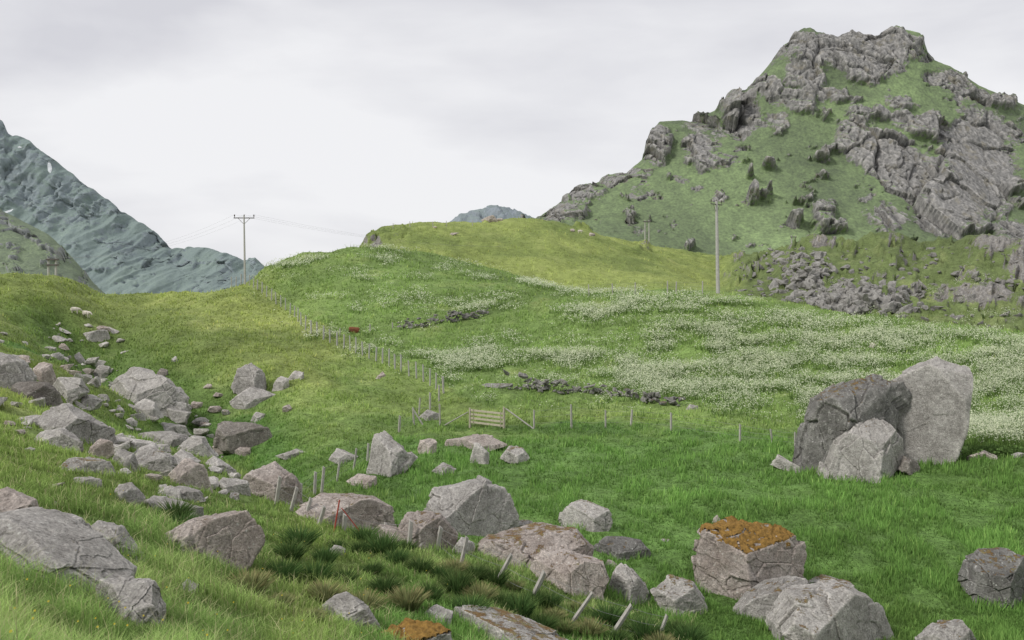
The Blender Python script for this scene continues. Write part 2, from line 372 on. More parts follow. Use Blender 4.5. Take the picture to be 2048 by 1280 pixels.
# ------------------------------------------------------------------ mountains
def mountain(name,label,curves,rng,st,rows,sig,mat,BL,base,gc,scales,dirv,nse,seed,snow=None,rib=0,ribs=60,smk=2.6,gk=.9,yk=.5,smooth=None):
    xs=pxgrid(rng[0],rng[1],st);xs=xs[(xs>=rng[2])&(xs<=rng[3])]
    X,Y,Z,PX=loft(curves,xs,rows,sig)
    PY=H0+(CZ-Z)/Y*F
    wx=PX+fbm(PX/45,PY/45,0,4,seed)*nse;wy=PY+fbm(PX/45,PY/45,9,4,seed+5)*nse
    rk=blobs(wx,wy,BL)
    sm=fbm(PX/30,PY/17,3,5,seed+9)
    rk=np.clip(rk+sm*1.0*(rk>0),0,1.5)
    rk=np.maximum(rk,np.clip(base+sm*smk,0,.8))
    rr=sst(.3,.7,rk);K=Y*yk
    sf=1-.65*np.clip(blobs(PX,PY,smooth),0,1) if smooth else 1.
    tot=np.zeros(X.shape)
    for i,(s,a,anz) in enumerate(scales):
        w1=fbm(X/s,K/s,Z/s,3,seed+30+i)*s*.8;w2=fbm(X/s,K/s,Z/s,3,seed+35+i)*s*.8
        h,e=crag((X+w1+.35*Z)/s,K/s,(Z+w2-.2*X)/(s*anz),seed+50+10*i,1.9)
        tot+=a*(h+.2-.25*np.exp(-(e/.05)**2))*(rr if i<len(scales)-1 else np.maximum(rr,.25))*(sf if i>0 else 1)
    g=fbm(X/scales[0][0]/1.6,K/scales[0][0]/1.6,Z/scales[0][0]/1.6,6,seed+80)*scales[0][1]*gk
    if rib:
        q=fbm((X+.35*Z)/ribs,0*Y,Z/ribs/3.5+3,5,seed+84);g-=rib*np.abs(q)*2-rib*.4
        q=fbm((X-.5*Z)/ribs*2.6,0*Y,Z/ribs/1.8+8,4,seed+85);g-=rib*.45*np.abs(q)*2
    tot+=g
    V=np.stack([X+dirv[0]*tot,Y+dirv[1]*tot,Z+dirv[2]*tot],-1)
    n=fbm(X/30,K/30,Z/30,4,seed+90)
    col=np.clip(np.asarray(gc)*(1+1.3*n[...,None]),.01,1)
    at={'Col':('FLOAT_COLOR',rgba(col)),'rock':('FLOAT',rk)}
    if snow:at['snow']=('FLOAT',blobs(PX,PY,snow))
    o=mesh_np(name,V.reshape(-1,3),gridfaces(*X.shape),mat,attrs=at)
    return tag(o,label,'mountain',kind='structure')
SKY1=[(700,560),(1000,470),(1080,432),(1130,402),(1170,376),(1220,354),(1250,350),(1285,322),(1300,268),(1320,246),(1390,240),(1440,217),(1480,197),(1530,142),(1560,104),(1590,66),(1620,57),(1640,72),(1670,82),(1700,66),(1750,84),(1775,70),(1800,60),(1840,68),(1862,118),(1900,132),(1960,172),(2048,207),(2200,260),(2500,350),(4600,500)]
BLM=[(1700,98,168,46,0,1.35),(1740,135,60,50,0,1.05),(1610,155,50,40,0,1.1),(1600,205,42,30,20,.9),(1480,235,42,52,20,1.3),(1400,245,60,18,0,1.),(1400,303,38,42,0,1.3),(1315,295,28,48,0,1.15),(1535,180,34,44,-50,1.),
(1445,325,36,22,0,.9),(1250,355,70,18,-15,1.1),(1170,392,60,24,-25,1.1),(1120,430,60,18,-10,1.1),(1958,330,76,104,-10,2.),(1810,345,148,48,32,1.7),(1890,430,78,42,20,1.7),(1770,440,54,32,0,1.),
(1880,262,104,30,10,1.05),(1640,440,28,32,0,.95),(1580,450,30,12,0,.75),(1900,165,60,26,30,1.),(1990,205,70,22,20,1.),(2030,460,50,36,0,1.15),(1500,400,20,10,0,.75),(1730,232,56,16,10,.8),(1800,212,44,14,0,.8),
(1660,195,46,18,0,.8),(1560,240,36,16,0,.75),(1350,360,32,13,0,.75),(1390,380,20,12,0,.75),(1280,460,18,22,0,.9),(2000,260,60,18,0,.8),(1480,300,24,12,0,.75),(1540,345,18,9,0,.65),(1690,300,40,14,30,.8),(1730,400,38,13,10,.75),(1440,400,26,9,0,.65),(1620,300,24,10,0,.6),(1440,270,26,20,0,.8)]
mountain('mountain','steep green mountain with grey crags and rocky summit on the right',
 [[(p,590,290) for p in (700,4600)],
  [(700,520,350),(1080,462,350),(1250,482,350),(1400,500,350),(1500,500,350),(1600,482,350),(1750,480,350),(2048,490,350),(4600,540,350)],
  [(700,540,395),(1080,446,395),(1250,425,395),(1400,400,395),(1500,385,395),(1600,365,395),(1800,350,395),(2048,370,395),(4600,520,395)],
  [(700,550,435),(1080,438,435),(1200,378,435),(1300,330,435),(1400,300,435),(1500,258,435),(1600,215,435),(1800,200,435),(2048,285,435),(4600,510,435)],
  [(a,b,475) for a,b in SKY1],[(a,b+70,525) for a,b in SKY1],[(700,620,750),(4600,620,750)]],
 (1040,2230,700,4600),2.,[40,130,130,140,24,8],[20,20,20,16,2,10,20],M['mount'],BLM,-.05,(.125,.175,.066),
 [(30,7.,1.4),(12,3.6,1.5),(5,1.6,1.4),(2.2,.7,1.)],(-.1,-.85,.4),30,100,smk=2.9,yk=.25,gk=1.25,smooth=[(1958,340,75,100,-10,1.),(1880,430,60,34,20,.8)])
SKYL=[(-2600,-200),(-400,120),(-100,215),(0,250),(12,252),(18,272),(40,277),(62,285),(75,300),(110,327),(150,353),(165,370),(190,384),(230,411),(245,430),(270,441),(320,476),(342,499),(400,500),(430,503),(460,516),(490,528),(512,520),(530,536),(545,552),(600,590),(800,640)]
mountain('distant_mountain','hazy blue-grey distant mountain with snow streaks on the left skyline',
 [[(-2600,660,1180),(800,660,1180)],[(-2600,300,1320),(-400,430,1320),(0,500,1320),(150,520,1320),(300,560,1320),(400,575,1320),(540,605,1320),(800,640,1320)],
  [(-2600,0,1420),(-400,270,1420),(0,380,1420),(150,440,1420),(300,515,1420),(400,538,1420),(540,575,1420),(800,640,1420)],
  [(a,b,1500) for a,b in SKYL],[(a,b+60,1750) for a,b in SKYL]],
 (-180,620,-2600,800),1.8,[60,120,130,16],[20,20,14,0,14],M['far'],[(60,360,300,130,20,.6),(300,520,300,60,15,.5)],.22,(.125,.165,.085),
 [(60,9,1.8),(24,6,1.6),(9,3.2,1.4)],(.1,-.8,.3),40,200,
 snow=[(104,343,5,12,0,1.05),(20,425,12,2,-20,1.),(42,298,5,2,0,.8)],rib=46,ribs=70,yk=.3,gk=1.2)
SKYN=[(-2600,100),(-400,270),(-100,375),(0,418),(40,441),(100,472),(150,522),(190,570),(215,590),(300,640),(500,660)]
mountain('hillside','grey-green rocky hillside at the left edge below the distant mountain',
 [[(-2600,660,300),(500,660,300)],[(-2600,380,400),(-400,430,400),(0,530,400),(100,560,400),(200,602,400),(500,650,400)],[(a,b,480) for a,b in SKYN],[(a,b+90,600) for a,b in SKYN]],
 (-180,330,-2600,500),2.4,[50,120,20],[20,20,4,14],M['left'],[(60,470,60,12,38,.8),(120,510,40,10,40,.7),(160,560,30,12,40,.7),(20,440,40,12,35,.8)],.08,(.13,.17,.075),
 [(20,5,1.),(8,3,1.),(3,1.2,1.)],(.1,-.7,.6),30,300,yk=.3)
SKYC=[(700,620),(860,500),(905,444),(920,431),(960,419),(985,414),(1010,417),(1040,426),(1056,434),(1110,470),(1300,620)]
mountain('distant_summit','small hazy grey summit just above the middle of the grassy knoll',
 [[(700,640,1900),(1300,640,1900)],[(a,b,2200) for a,b in SKYC],[(a,b+60,2500) for a,b in SKYC]],
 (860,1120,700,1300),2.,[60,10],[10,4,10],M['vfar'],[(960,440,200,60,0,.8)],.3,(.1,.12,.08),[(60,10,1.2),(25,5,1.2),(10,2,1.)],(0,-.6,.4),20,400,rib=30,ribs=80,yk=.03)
# ------------------------------------------------------------------ rocks
def ico(n):
    bm=bmesh.new();bmesh.ops.create_icosphere(bm,subdivisions=n,radius=1)
    v=np.array([x.co[:] for x in bm.verts]);f=np.array([[a.index for a in p.verts] for p in bm.faces]);bm.free();return v,f
ICO={n:ico(n) for n in (2,3,5,6,7)}
def shape(planes,size,seed,res,rough=1.,p=60,ncut=0):
    d,f=ICO[res];d=d*np.array(size);ln=np.linalg.norm(d,axis=1,keepdims=True);d=d/ln
    Nn=np.array([q[0] for q in planes],float);Nn/=np.linalg.norm(Nn,axis=1,keepdims=True);dd=np.array([q[1] for q in planes],float)
    rg=np.random.default_rng(seed+1)
    for _ in range(ncut):
        w=np.clip(d@Nn.T/dd,1e-9,None).max(1);V=d/w[:,None]
        n=np.array([rg.normal()*.8,-abs(rg.normal())-.3,rg.normal()*.5+.35]);n/=np.linalg.norm(n)
        s=(V@n).max();Nn=np.vstack([Nn,n]);dd=np.append(dd,s*rg.uniform(.84,.95))
    w=np.clip(d@Nn.T/dd,1e-9,None);r=((w**p).sum(1))**(-1/p)
    V=d*r[:,None];S=sum(size)/3
    q=V/S
    if rough:
        ca,sa=math.cos(seed),math.sin(seed)
        qx=q[:,0]*ca+q[:,2]*sa;qz=-q[:,0]*sa+q[:,2]*ca
        n1=fbm(qx*1.6+seed,q[:,1]*1.6,qz*1.6,3,seed)
        h,e=crag(qx*1.0+seed+n1*.5,q[:,1]*1.0,qz*1.8+n1*.5,seed+3)
        h2,e2=crag(qx*3.2+seed+n1,q[:,1]*3.2,qz*5.,seed+5)
        n3=fbm(q[:,0]*9,q[:,1]*9+seed,q[:,2]*9,3,seed+8)
        k=1+rough*(.03*n1+.095*h-.025*np.exp(-(e/.025)**2)+.03*h2+.024*n3)
        V=V*k[:,None]
    return V,f
def rand_planes(rng,size,n=6):
    P=[]
    ns=[rng.normal(size=3) for _ in range(n)]+[np.array(v)+rng.normal(size=3)*.3 for v in ((1,0,0),(-1,0,0),(0,1,0),(0,-1,0),(0,0,1),(0,0,-1))]
    for a in ns:
        a=a/np.linalg.norm(a)
        nn=a/np.array(size);l=np.linalg.norm(nn);P.append((nn/l,rng.uniform(.6,.95)/l))
    return P
ROCKS=[]
def rock_obj(poly,label,moss=0,tint=0,depth=.8,seed=None,parent=None,name='boulder',Dfix=None,grp=None,p=110,rough=1.,ncut=1,ridge=None):
    seed=seed if seed is not None else len(ROCKS)*17+5;ROCKS.append(1)
    rng=np.random.default_rng(seed)
    P=np.array(poly,float);x0,x1=P[:,0].min(),P[:,0].max();y0,y1=P[:,1].min(),P[:,1].max()
    cxp=(x0+x1)/2;g=ground_at(cxp,y1-.04*(y1-y0)) if Dfix is None else pt(cxp,y1,Dfix)
    D0=g.y;w=(x1-x0)/F*D0;dp=max(depth*w,.4*(y1-y0)/F*D0);D=D0+.32*dp;sc=D/F
    cyp=(y0+y1)/2
    Q=np.stack([(P[:,0]-cxp)*sc,(cyp-P[:,1])*sc],1)
    hh=(y1-y0)*sc;w=(x1-x0)*sc
    low=Q[:,1]<-.28*hh;Q[low,1]-=.16*hh+.05
    Q/= .97
    cen=Q.mean(0)
    n=len(Q);area=sum(Q[i,0]*Q[(i+1)%n,1]-Q[(i+1)%n,0]*Q[i,1] for i in range(n));
    if area<0:Q=Q[::-1]
    pl=[]
    for i in range(n):
        a=Q[i];b=Q[(i+1)%n];e=b-a;l=np.hypot(*e)
        if l<1e-4:continue
        nn=np.array([e[1],-e[0]])/l;dist=max(float(nn@(a-cen)),.05*w)
        pl.append(((nn[0],0,nn[1]),dist))
        if rng.random()<.3:
            an=math.radians(rng.uniform(30,50));c,s=math.cos(an),math.sin(an)
            pl.append(((nn[0]*c,-s,nn[1]*c),dist*c+dp/2*s*rng.uniform(.6,.9)))
    def through(nv,pv):
        nv=np.array(nv,float);nv/=np.linalg.norm(nv);d=float(nv@np.array(pv));
        if d>.08*dp:pl.append((nv,d))
    rx=(rng.uniform(-.28,.28) if ridge is None else ridge)*w;ry=-dp*.47
    flat=w/hh
    aL=min(rng.uniform(.35,.95),.8*dp/(rx+w/2));aR=min(rng.uniform(.35,.95),.8*dp/(w/2-rx))
    through((-aL,-1,rng.uniform(0,.3)),(rx,ry,0))
    through((aR,-1,rng.uniform(0,.3)),(rx,ry,0))
    through((rng.uniform(-.25,.25),-.55-.2*rng.random(),1),(rx*.5,-dp*.3,hh*(.24 if flat>1.6 else .34)))
    through((-.4,1,.2),(0,dp*.45,0));through((.5,1,.3),(0,dp*.45,0))
    if flat<1.4:through((rng.uniform(-.4,.4),-1,.45),(rx,-dp*.42,hh*.14))
    res=7 if (x1-x0)>150 else (6 if (x1-x0)>70 else 5)
    V,f=shape(pl,(w/2,dp/2,hh/2),seed,res,rough,p,ncut)
    V=V+np.array([cen[0],0,cen[1]])
    org=pt(cxp,cyp,D);base=Vector((org.x,org.y,org.z-hh/2));V[:,2]+=hh/2
    loc=base if parent is None else base-parent.location
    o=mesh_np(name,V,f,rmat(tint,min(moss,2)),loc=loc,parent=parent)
    if parent is None:tag(o,label,'rock',grp)
    elif label:o['label']=label
    if moss>=3:
        me=o.data;nr=np.zeros(len(V)*3);me.vertices.foreach_get('normal',nr);nr=nr.reshape(-1,3)
        S=.45
        msk=sst(.45,.9,nr[:,2])*.95+fbm(V[:,0]/S,V[:,1]/S,V[:,2]/S,4,seed+3)*2.5-.5+(.3 if moss==4 else 0)+.4*sst(.6,.95,V[:,2]/hh)*sst(.3,.6,nr[:,2])
        keep=(msk[f]>0).all(1)&(V[f][:,:,2].mean(1)>hh*.5)
        if keep.sum()>20:
            ff=f[keep]
            par=list(range(len(V)))
            def fd(a):
                while par[a]!=a:par[a]=par[par[a]];a=par[a]
                return a
            for t in ff:
                a=fd(t[0]);par[fd(t[1])]=a;par[fd(t[2])]=a
            root=np.array([fd(t[0]) for t in ff]);vals,cn=np.unique(root,return_counts=True);ff=ff[root==vals[cn.argmax()]]
            u,inv=np.unique(ff,return_inverse=True);VV=V[u]
            lmp=.7+fbm(VV[:,0]*7,VV[:,1]*7,VV[:,2]*7,4,seed)*2.6
            VV=VV+np.array([0,0,1.])*(np.clip(msk[u],0,.5)*.18*lmp-.008)[:,None]
            mesh_np('moss',VV,inv.reshape(-1,3),M['moss'],parent=o)
    return o
bb=empty('split_boulder',ground_at(1750,955))
tag(bb,'huge tall split boulder leaning right in the meadow beside the flower field','rock')
Db=bb.location.y+.6
rock_obj([(1730,870),(1748,800),(1790,764),(1862,722),(1900,703),(1922,704),(1940,745),(1938,795),(1905,870),(1890,912),(1830,926),(1750,915)],'tall smooth grey slab flaring to the upper right',0,0,.6,21,bb,'rock_slab',Db+.6,p=140,rough=.42,ncut=0,ridge=.27)
rock_obj([(1597,905),(1612,850),(1632,802),(1700,766),(1775,748),(1812,762),(1790,880),(1720,930),(1612,937)],'mossy left shoulder of the boulder',2,3,.75,36,bb,'rock_slab',Db+.3,rough=1.5,ridge=-.1)
rock_obj([(1640,945),(1672,880),(1720,834),(1762,826),(1797,880),(1802,925),(1745,958),(1690,957)],'low front block split from the boulder',1,0,.7,33,bb,'rock_slab',Db-.8,rough=1.,ridge=.1)
T=[
([(1393,1080),(1408,1058),(1590,1045),(1614,1070),(1610,1120),(1597,1165),(1560,1190),(1440,1202),(1405,1190),(1392,1140)],'large block-shaped boulder with flat orange mossy top',3,1,.75),
([(1467,1225),(1500,1192),(1570,1162),(1605,1150),(1617,1180),(1570,1245),(1475,1250)],'grey slab wedged under the block-shaped mossy boulder',1,0,.8),
([(1548,1245),(1590,1192),(1690,1183),(1745,1203),(1800,1250),(1830,1310),(1560,1310)],'big pale layered slab at the bottom right below the block-shaped boulder',1,0,.8),
([(1305,1185),(1340,1158),(1390,1168),(1420,1215),(1402,1237),(1330,1228)],'mossy stone against the left foot of the block-shaped boulder',2,0,.8),
([(1610,1168),(1650,1155),(1700,1165),(1702,1182),(1640,1188)],'flat moss-covered stone to the right of the block-shaped boulder',2,0,.8),
([(1925,1195),(1940,1130),(1970,1105),(2048,1108),(2085,1150),(2070,1210),(1960,1212)],'dark cracked boulder with moss cut by the right edge',2,3,.8),
([(1835,1280),(1880,1252),(1925,1243),(1945,1275),(1950,1310),(1840,1310)],'low rock with moss at the bottom edge near the right corner',1,0,.8),
([(893,1262),(908,1222),(950,1218),(1040,1250),(1140,1270),(1165,1310),(890,1310)],'long cracked rock with moss at the bottom centre edge',2,0,.7),
([(740,1285),(810,1257),(900,1264),(910,1310),(735,1310)],'rock wholly covered in orange moss at the bottom edge',4,0,.8),
([(848,1228),(868,1213),(905,1222),(900,1248),(855,1248)],'small grey stone just above the long cracked bottom rock',0,0,.8),
([(637,1218),(655,1203),(690,1192),(735,1215),(762,1248),(700,1252),(645,1242)],'isolated pointed grey rock in tall grass at the bottom left of centre',0,0,.7),
([(850,1012),(872,980),(955,964),(1020,983),(1037,1025),(1030,1060),(900,1078),(868,1065)],'large rounded grey boulder in the middle of the meadow edge',0,0,.9),
([(1118,1045),(1130,1017),(1165,1003),(1215,1020),(1223,1040),(1210,1057),(1140,1062)],'medium boulder with slanted top to the right of the large rounded boulder',1,0,.7),
([(957,1098),(975,1076),(1085,1058),(1150,1064),(1185,1095),(1182,1128),(1100,1137),(975,1118)],'broad flat boulder with ochre moss patch in the post row',2,1,.8),
([(1053,1140),(1090,1108),(1140,1110),(1202,1125),(1213,1160),(1200,1182),(1100,1165)],'cracked pinkish slab in front of the broad flat mossy boulder',1,1,.7),
([(1190,1095),(1215,1075),(1280,1083),(1303,1106),(1290,1120),(1200,1112)],'low dark rock with moss between meadow and pointed stone',1,3,.7),
([(1213,1195),(1225,1150),(1246,1124),(1290,1168),(1307,1195),(1270,1208)],'upright pointed stone left of the block-shaped boulder group',0,0,.7),
([(600,1015),(640,993),(740,998),(800,1030),(790,1058),(700,1062),(630,1042)],'wide cracked slab with moss behind the red stake',1,1,.7),
([(798,1055),(812,1025),(880,1030),(912,1070),(898,1103),(840,1088)],'brown-grey boulder against the left side of the large rounded boulder',1,1,.8),
([(735,1072),(760,1053),(820,1065),(822,1088),(745,1088)],'small pale slab just right of the red stake',0,1,.8),
([(903,1102),(922,1076),(950,1088),(945,1112)],'small stone between the rounded boulder and the broad flat boulder',0,0,.8),
([(340,1105),(350,1060),(390,1040),(490,1023),(520,1050),(516,1090),(482,1137),(380,1128)],'big lone rounded boulder in the left foreground grass',0,1,.8),
([(-90,1070),(-60,1050),(20,1038),(70,1052),(165,1095),(248,1148),(238,1180),(100,1180),(-90,1160)],'long pale sloping slab at the left edge of the foreground',0,0,1.),
([(157,1195),(167,1168),(300,1166),(326,1212),(320,1240),(170,1230)],'blocky grey rock at the lower end of the long sloping slab',0,0,.8),
([(-60,995),(0,983),(68,1000),(77,1038),(40,1056),(-60,1060)],'rounded pale rock cut by the left edge above the sloping slab',0,1,.8),
([(78,1050),(110,1031),(155,1040),(187,1075),(165,1097),(110,1080)],'grey rock behind the long sloping slab',0,0,.8),
([(165,1065),(190,1047),(232,1057),(290,1105),(240,1114),(180,1090)],'low tapering rock to the right of the rock behind the sloping slab',0,0,.8),
([(226,1002),(235,970),(262,969),(288,995),(270,1010)],'small upright block above the thin white slab',0,0,.8),
([(252,1008),(300,997),(405,1015),(408,1030),(290,1028)],'thin white slab lying in grass above the lone rounded boulder',0,0,.6),
([(318,985),(350,974),(395,983),(410,996),(350,1000)],'small flat rock just above the thin white slab',0,0,.7),
([(216,805),(228,762),(258,738),(330,757),(375,795),(372,808),(300,824),(235,815)],'big pyramid-shaped boulder in the left rock field',0,0,.8),
([(-40,778),(-10,705),(40,722),(66,752),(50,780)],'tall boulder cut by the left edge in the upper rock field',0,0,.8),
([(18,788),(30,765),(90,768),(122,792),(118,806),(40,803)],'dark brown slab at the foot of the tall left-edge boulder',0,2,.7),
([(60,768),(75,724),(102,730),(112,762)],'reddish upright stone right of the tall left-edge boulder',0,1,.8),
([(88,785),(118,755),(160,758),(172,785),(150,797)],'grey boulder right of the reddish upright stone',0,0,.8),
([(183,757),(195,730),(220,733),(218,760)],'small boulder above the left side of the pyramid-shaped boulder',0,0,.8),
([(461,775),(476,740),(500,727),(527,745),(532,782),(490,792)],'sharp peaked boulder beside the gully on the spur',1,0,.8),
([(462,802),(498,775),(556,790),(553,805),(480,813)],'low rock in front of the sharp peaked boulder',0,0,.7),
([(543,778),(555,753),(577,757),(578,782)],'small stone right of the sharp peaked boulder',0,0,.8),
([(574,758),(588,742),(607,744),(606,759)],'little square stone farthest right beside the peaked boulder',1,0,.8),
([(66,850),(85,820),(130,812),(180,838),(248,870),(238,887),(160,873),(90,864)],'long sloping grey slab below the dark brown slab',0,0,.6),
([(74,888),(85,863),(120,858),(164,885),(160,897)],'flat rock under the long sloping grey slab on the left',0,0,.7),
([(176,908),(195,880),(222,884),(227,908),(200,917)],'small reddish boulder below the end of the sloping grey slab',0,1,.8),
([(430,875),(438,845),(500,848),(548,862),(546,890),(515,906),(435,892)],'brown box-shaped boulder in the middle left',0,2,.7),
([(355,902),(375,875),(405,878),(432,905),(400,912)],'pointed grey rock left of the brown box-shaped boulder',0,0,.8),
([(256,880),(280,868),(340,865),(382,875),(350,887),(265,888)],'long flat pale stone above the mid-left cluster',0,0,.6),
([(290,860),(320,847),(380,854),(382,866),(300,868)],'flat grey stone behind the long flat pale stone',0,0,.6),
([(263,930),(285,895),(345,913),(352,942),(275,943)],'tilted rock with brown moss in the mid-left cluster',1,0,.8),
([(216,932),(235,900),(266,908),(275,937)],'grey rock left of the tilted mossy rock',0,0,.8),
([(345,945),(368,920),(415,934),(421,980),(360,980)],'broad rock at the front right of the mid-left cluster',0,1,.8),
([(335,926),(358,900),(400,922),(380,936)],'small rock behind the broad rock of the mid-left cluster',0,0,.8),
([(107,942),(140,916),(232,925),(228,947)],'low slab covered by rust brown moss and heather',2,0,.6),
([(137,966),(150,955),(200,957),(204,971)],'small pale flat stone below the rust brown slab',0,0,.6),
([(430,978),(445,957),(500,964),(498,988)],'low stone left of the boulder by the upper fence posts',0,0,.7),
([(480,975),(500,946),(545,927),(590,958),(600,992),(560,1003),(500,990)],'angular boulder beside the two tall upright posts',0,1,.8),
([(733,952),(745,877),(768,868),(832,915),(795,942),(760,952)],'tall wedge-shaped boulder with a mossy top left of the gate',1,0,.8),
([(660,918),(672,897),(715,913),(702,927)],'small rock left of the wedge-shaped boulder',0,0,.8),
([(833,908),(840,880),(876,877),(870,903)],'small pinkish rock right of the wedge-shaped boulder',0,1,.7),
([(890,897),(893,880),(1015,864),(1021,890),(920,902)],'long low boulder in the meadow just below the gate',0,1,.5),
([(935,917),(945,877),(979,905),(976,926),(950,930)],'pointed stone leaning on the long boulder below the gate',0,0,.7),
([(1000,917),(1020,893),(1045,897),(1060,915),(1045,926)],'small mossy boulder right of the pointed leaning stone',2,0,.8),
([(864,943),(885,926),(911,938),(902,950)],'small rock in the meadow below the pinkish rock',1,0,.8),
([(694,962),(715,950),(750,954),(756,973),(720,974)],'rock just below the wedge-shaped boulder',0,1,.8),
([(463,905),(480,894),(500,896),(506,911)],'stone under the left end of the brown box-shaped boulder',0,1,.8),
([(553,912),(590,899),(622,908),(600,918)],'flat pale rock in the grass right of the brown box-shaped boulder',0,0,.6),
([(403,932),(425,914),(477,938),(430,943)],'low pale rock right of the mid-left cluster',0,0,.7),
([(1538,928),(1560,911),(1602,935),(1595,945)],'low rock at the left foot of the huge split boulder',1,0,.7),
([(1795,938),(1810,913),(1846,930),(1832,950)],'brown stone at the right foot of the huge split boulder',1,2,.8),
([(1418,1043),(1436,1030),(1447,1046)],'small reddish mossy stone above the block-shaped boulder',2,1,.8),
([(838,834),(855,820),(880,830),(872,841)],'small grey rock between the braced posts left of the gate',0,0,.8),
([(148,682),(155,657),(200,660),(218,656),(215,677)],'blocky grey outcrop beside the stream high in the left gully',0,0,.6),
([(85,685),(110,671),(139,681)],'flat stone left of the blocky outcrop in the gully',0,0,.7),
([(138,723),(155,704),(172,722)],'pointed stone below the blocky outcrop in the gully',0,0,.8),
([(336,724),(350,711),(358,724)],'lone little stone on the green spur',0,0,.8),
([(308,757),(320,737),(335,739),(335,757)],'dark upright stone above the right side of the pyramid-shaped boulder',0,2,.8),
([(143,802),(175,790),(207,800),(190,814)],'low pale stone left of the pyramid-shaped boulder',0,0,.7),
([(498,842),(510,825),(530,828),(527,844)],'small stone downhill of the sharp peaked boulder',0,0,.8),
([(748,757),(765,742),(776,756)],'little rock in the grass left of the hill fence',1,1,.8),
([(655,1103),(670,1091),(690,1099),(688,1110)],'small pale stone among the rushes below the red stake',0,0,.8),
([(340,1183),(370,1162),(396,1170),(392,1184)],'small stone half hidden in grass below the lone rounded boulder',0,0,.8),
([(1735,695),(1745,684),(1760,693)],'small boulder among the white flowers behind the huge split boulder',0,1,.7),
([(1370,818),(1380,809),(1395,812),(1396,820)],'single stone just right of the broken stone wall',0,0,.7),
([(255,828),(280,798),(310,805),(325,828),(290,836)],'cracked rock in front of the pyramid-shaped boulder',0,0,.7),
([(320,818),(340,800),(380,810),(385,826),(340,830)],'flat rock at the right foot of the pyramid-shaped boulder',0,0,.7),
([(425,892),(460,876),(480,888),(478,905),(440,905)],'reddish flat rock under the brown box-shaped boulder',1,1,.7),
]
for poly,lab,ms,ti,dp in T:rock_obj(poly,lab,ms,ti,dp)
ORD=['first','second','third','fourth','fifth','sixth','seventh','eighth','ninth','tenth','eleventh','twelfth','thirteenth','fourteenth']
CL=[('around the pyramid-shaped boulder',[(268,838,26),(302,842,22),(352,842,46),(240,824,20),(395,815,20),(402,850,24),(207,800,24),(188,772,26),(228,775,22)]),
('in the upper left gully',[(130,738,26),(103,702,18),(182,728,26),(205,662,22),(126,698,18),(240,684,14),(48,722,24),(150,752,24),(176,748,20)]),
('scattered under the mid-left cluster',[(112,978,28),(310,962,26),(330,952,20),(470,998,22),(110,1012,16),(250,950,24)]),
('along the gully below the peaked boulder',[(415,776,14),(436,792,18),(428,822,26),(452,828,18),(412,852,18),(572,822,20)]),
('right of the huge split boulder',[(1948,918,22),(1975,918,30),(2003,910,20),(2035,915,26)]),
('around the broad flat boulder',[(1045,1058,44),(990,1060,14),(1170,1150,20),(1330,1082,14),(1222,1132,20),(700,1050,20)]),
('below the left sloping slab',[(40,870,20),(20,850,16),(60,905,22),(30,812,20)]),
('along the grassy knoll crest',[(982,444,24),(905,470,10),(1000,442,12),(1145,463,10),(870,456,8),(1185,472,12)]),
]
for anchor,lst in CL:
    lst=sorted(lst)
    for i,(px,py,w) in enumerate(lst):
        rng=np.random.default_rng(int(px*13+py))
        g=ground_at(px,py);s=w/2/F*g.y*1.15
        size=(s,s*rng.uniform(.7,1),s*rng.uniform(.5,.75))
        V,f=shape(rand_planes(rng,size),size,int(px+py),3 if w<16 else 5)
        V[:,2]+=size[2]*.45
        o=mesh_np('stone',V,f,rmat(1 if 'crest' in anchor and i in(3,4) else int(rng.integers(0,2)),int(rng.integers(0,2))),loc=g)
        tag(o,f'{ORD[i]} small stone from the left {anchor}','rock','small stones '+anchor)
def stonebatch(name,pts,mat,smin,smax,seed,res=2,flat=.6,parent=None):
    rng=np.random.default_rng(seed);Vs=[];Fs=[];n=0
    for g in pts:
        s=smin+(smax-smin)*rng.random()**1.8;size=(s*rng.uniform(.8,1.5),s,s*flat*rng.uniform(.7,1.3))
        V,f=shape(rand_planes(rng,size,5),size,int(rng.integers(999)),res,.6)
        a=rng.uniform(0,6.3);t=rng.normal()*.3;c,q=math.cos(a),math.sin(a)
        V=V@np.array([[c,q,0],[-q,c,0],[0,0,1]]).T;V[:,2]+=V[:,0]*t
        Vs.append(V+np.array(g));Fs.append(f+n);n+=len(V)
    return mesh_np(name,np.concatenate(Vs),np.concatenate(Fs),mat,smooth=False,parent=parent)
def wall(pl,label,seed,h=.7,per=4.):
    pts=[];rng=np.random.default_rng(seed)
    for (a,b,hh) in pl:
        A=ground_at(*a);B=ground_at(*b);n=max(2,int((B-A).length*per*hh))
        for i in range(n):
            t=rng.random();x=A.x+(B.x-A.x)*t+rng.normal()*.1;y=A.y+(B.y-A.y)*t+rng.normal()*.2
            z=gz(x,y)
            pts.append((x,y,z+.1+rng.random()**1.3*h*hh*(.55+.9*vn(t*6,seed,0,3))))
    o=stonebatch('dry_stone_wall',pts,rmat(3,1),.14,.3,seed,3)
    tag(o,label,'stone wall')
wall([((1015,778),(1090,783),1.3),((1090,783),(1180,786),1.1),((1180,786),(1262,794),.8)],'collapsed grey dry-stone wall between the gate and the flower field',5,.75,9)
wall([((1255,800),(1300,805),1.2),((1300,806),(1362,812),.9)],'short broken piece of stone wall right of the long collapsed one',6,.65,9)
wall([((798,658),(850,653),1.1),((850,653),(925,640),1.3),((925,640),(975,630),1)],'far low stone wall on the hill right of the fence',8,.7,9)
rng=np.random.default_rng(77);sp=[];
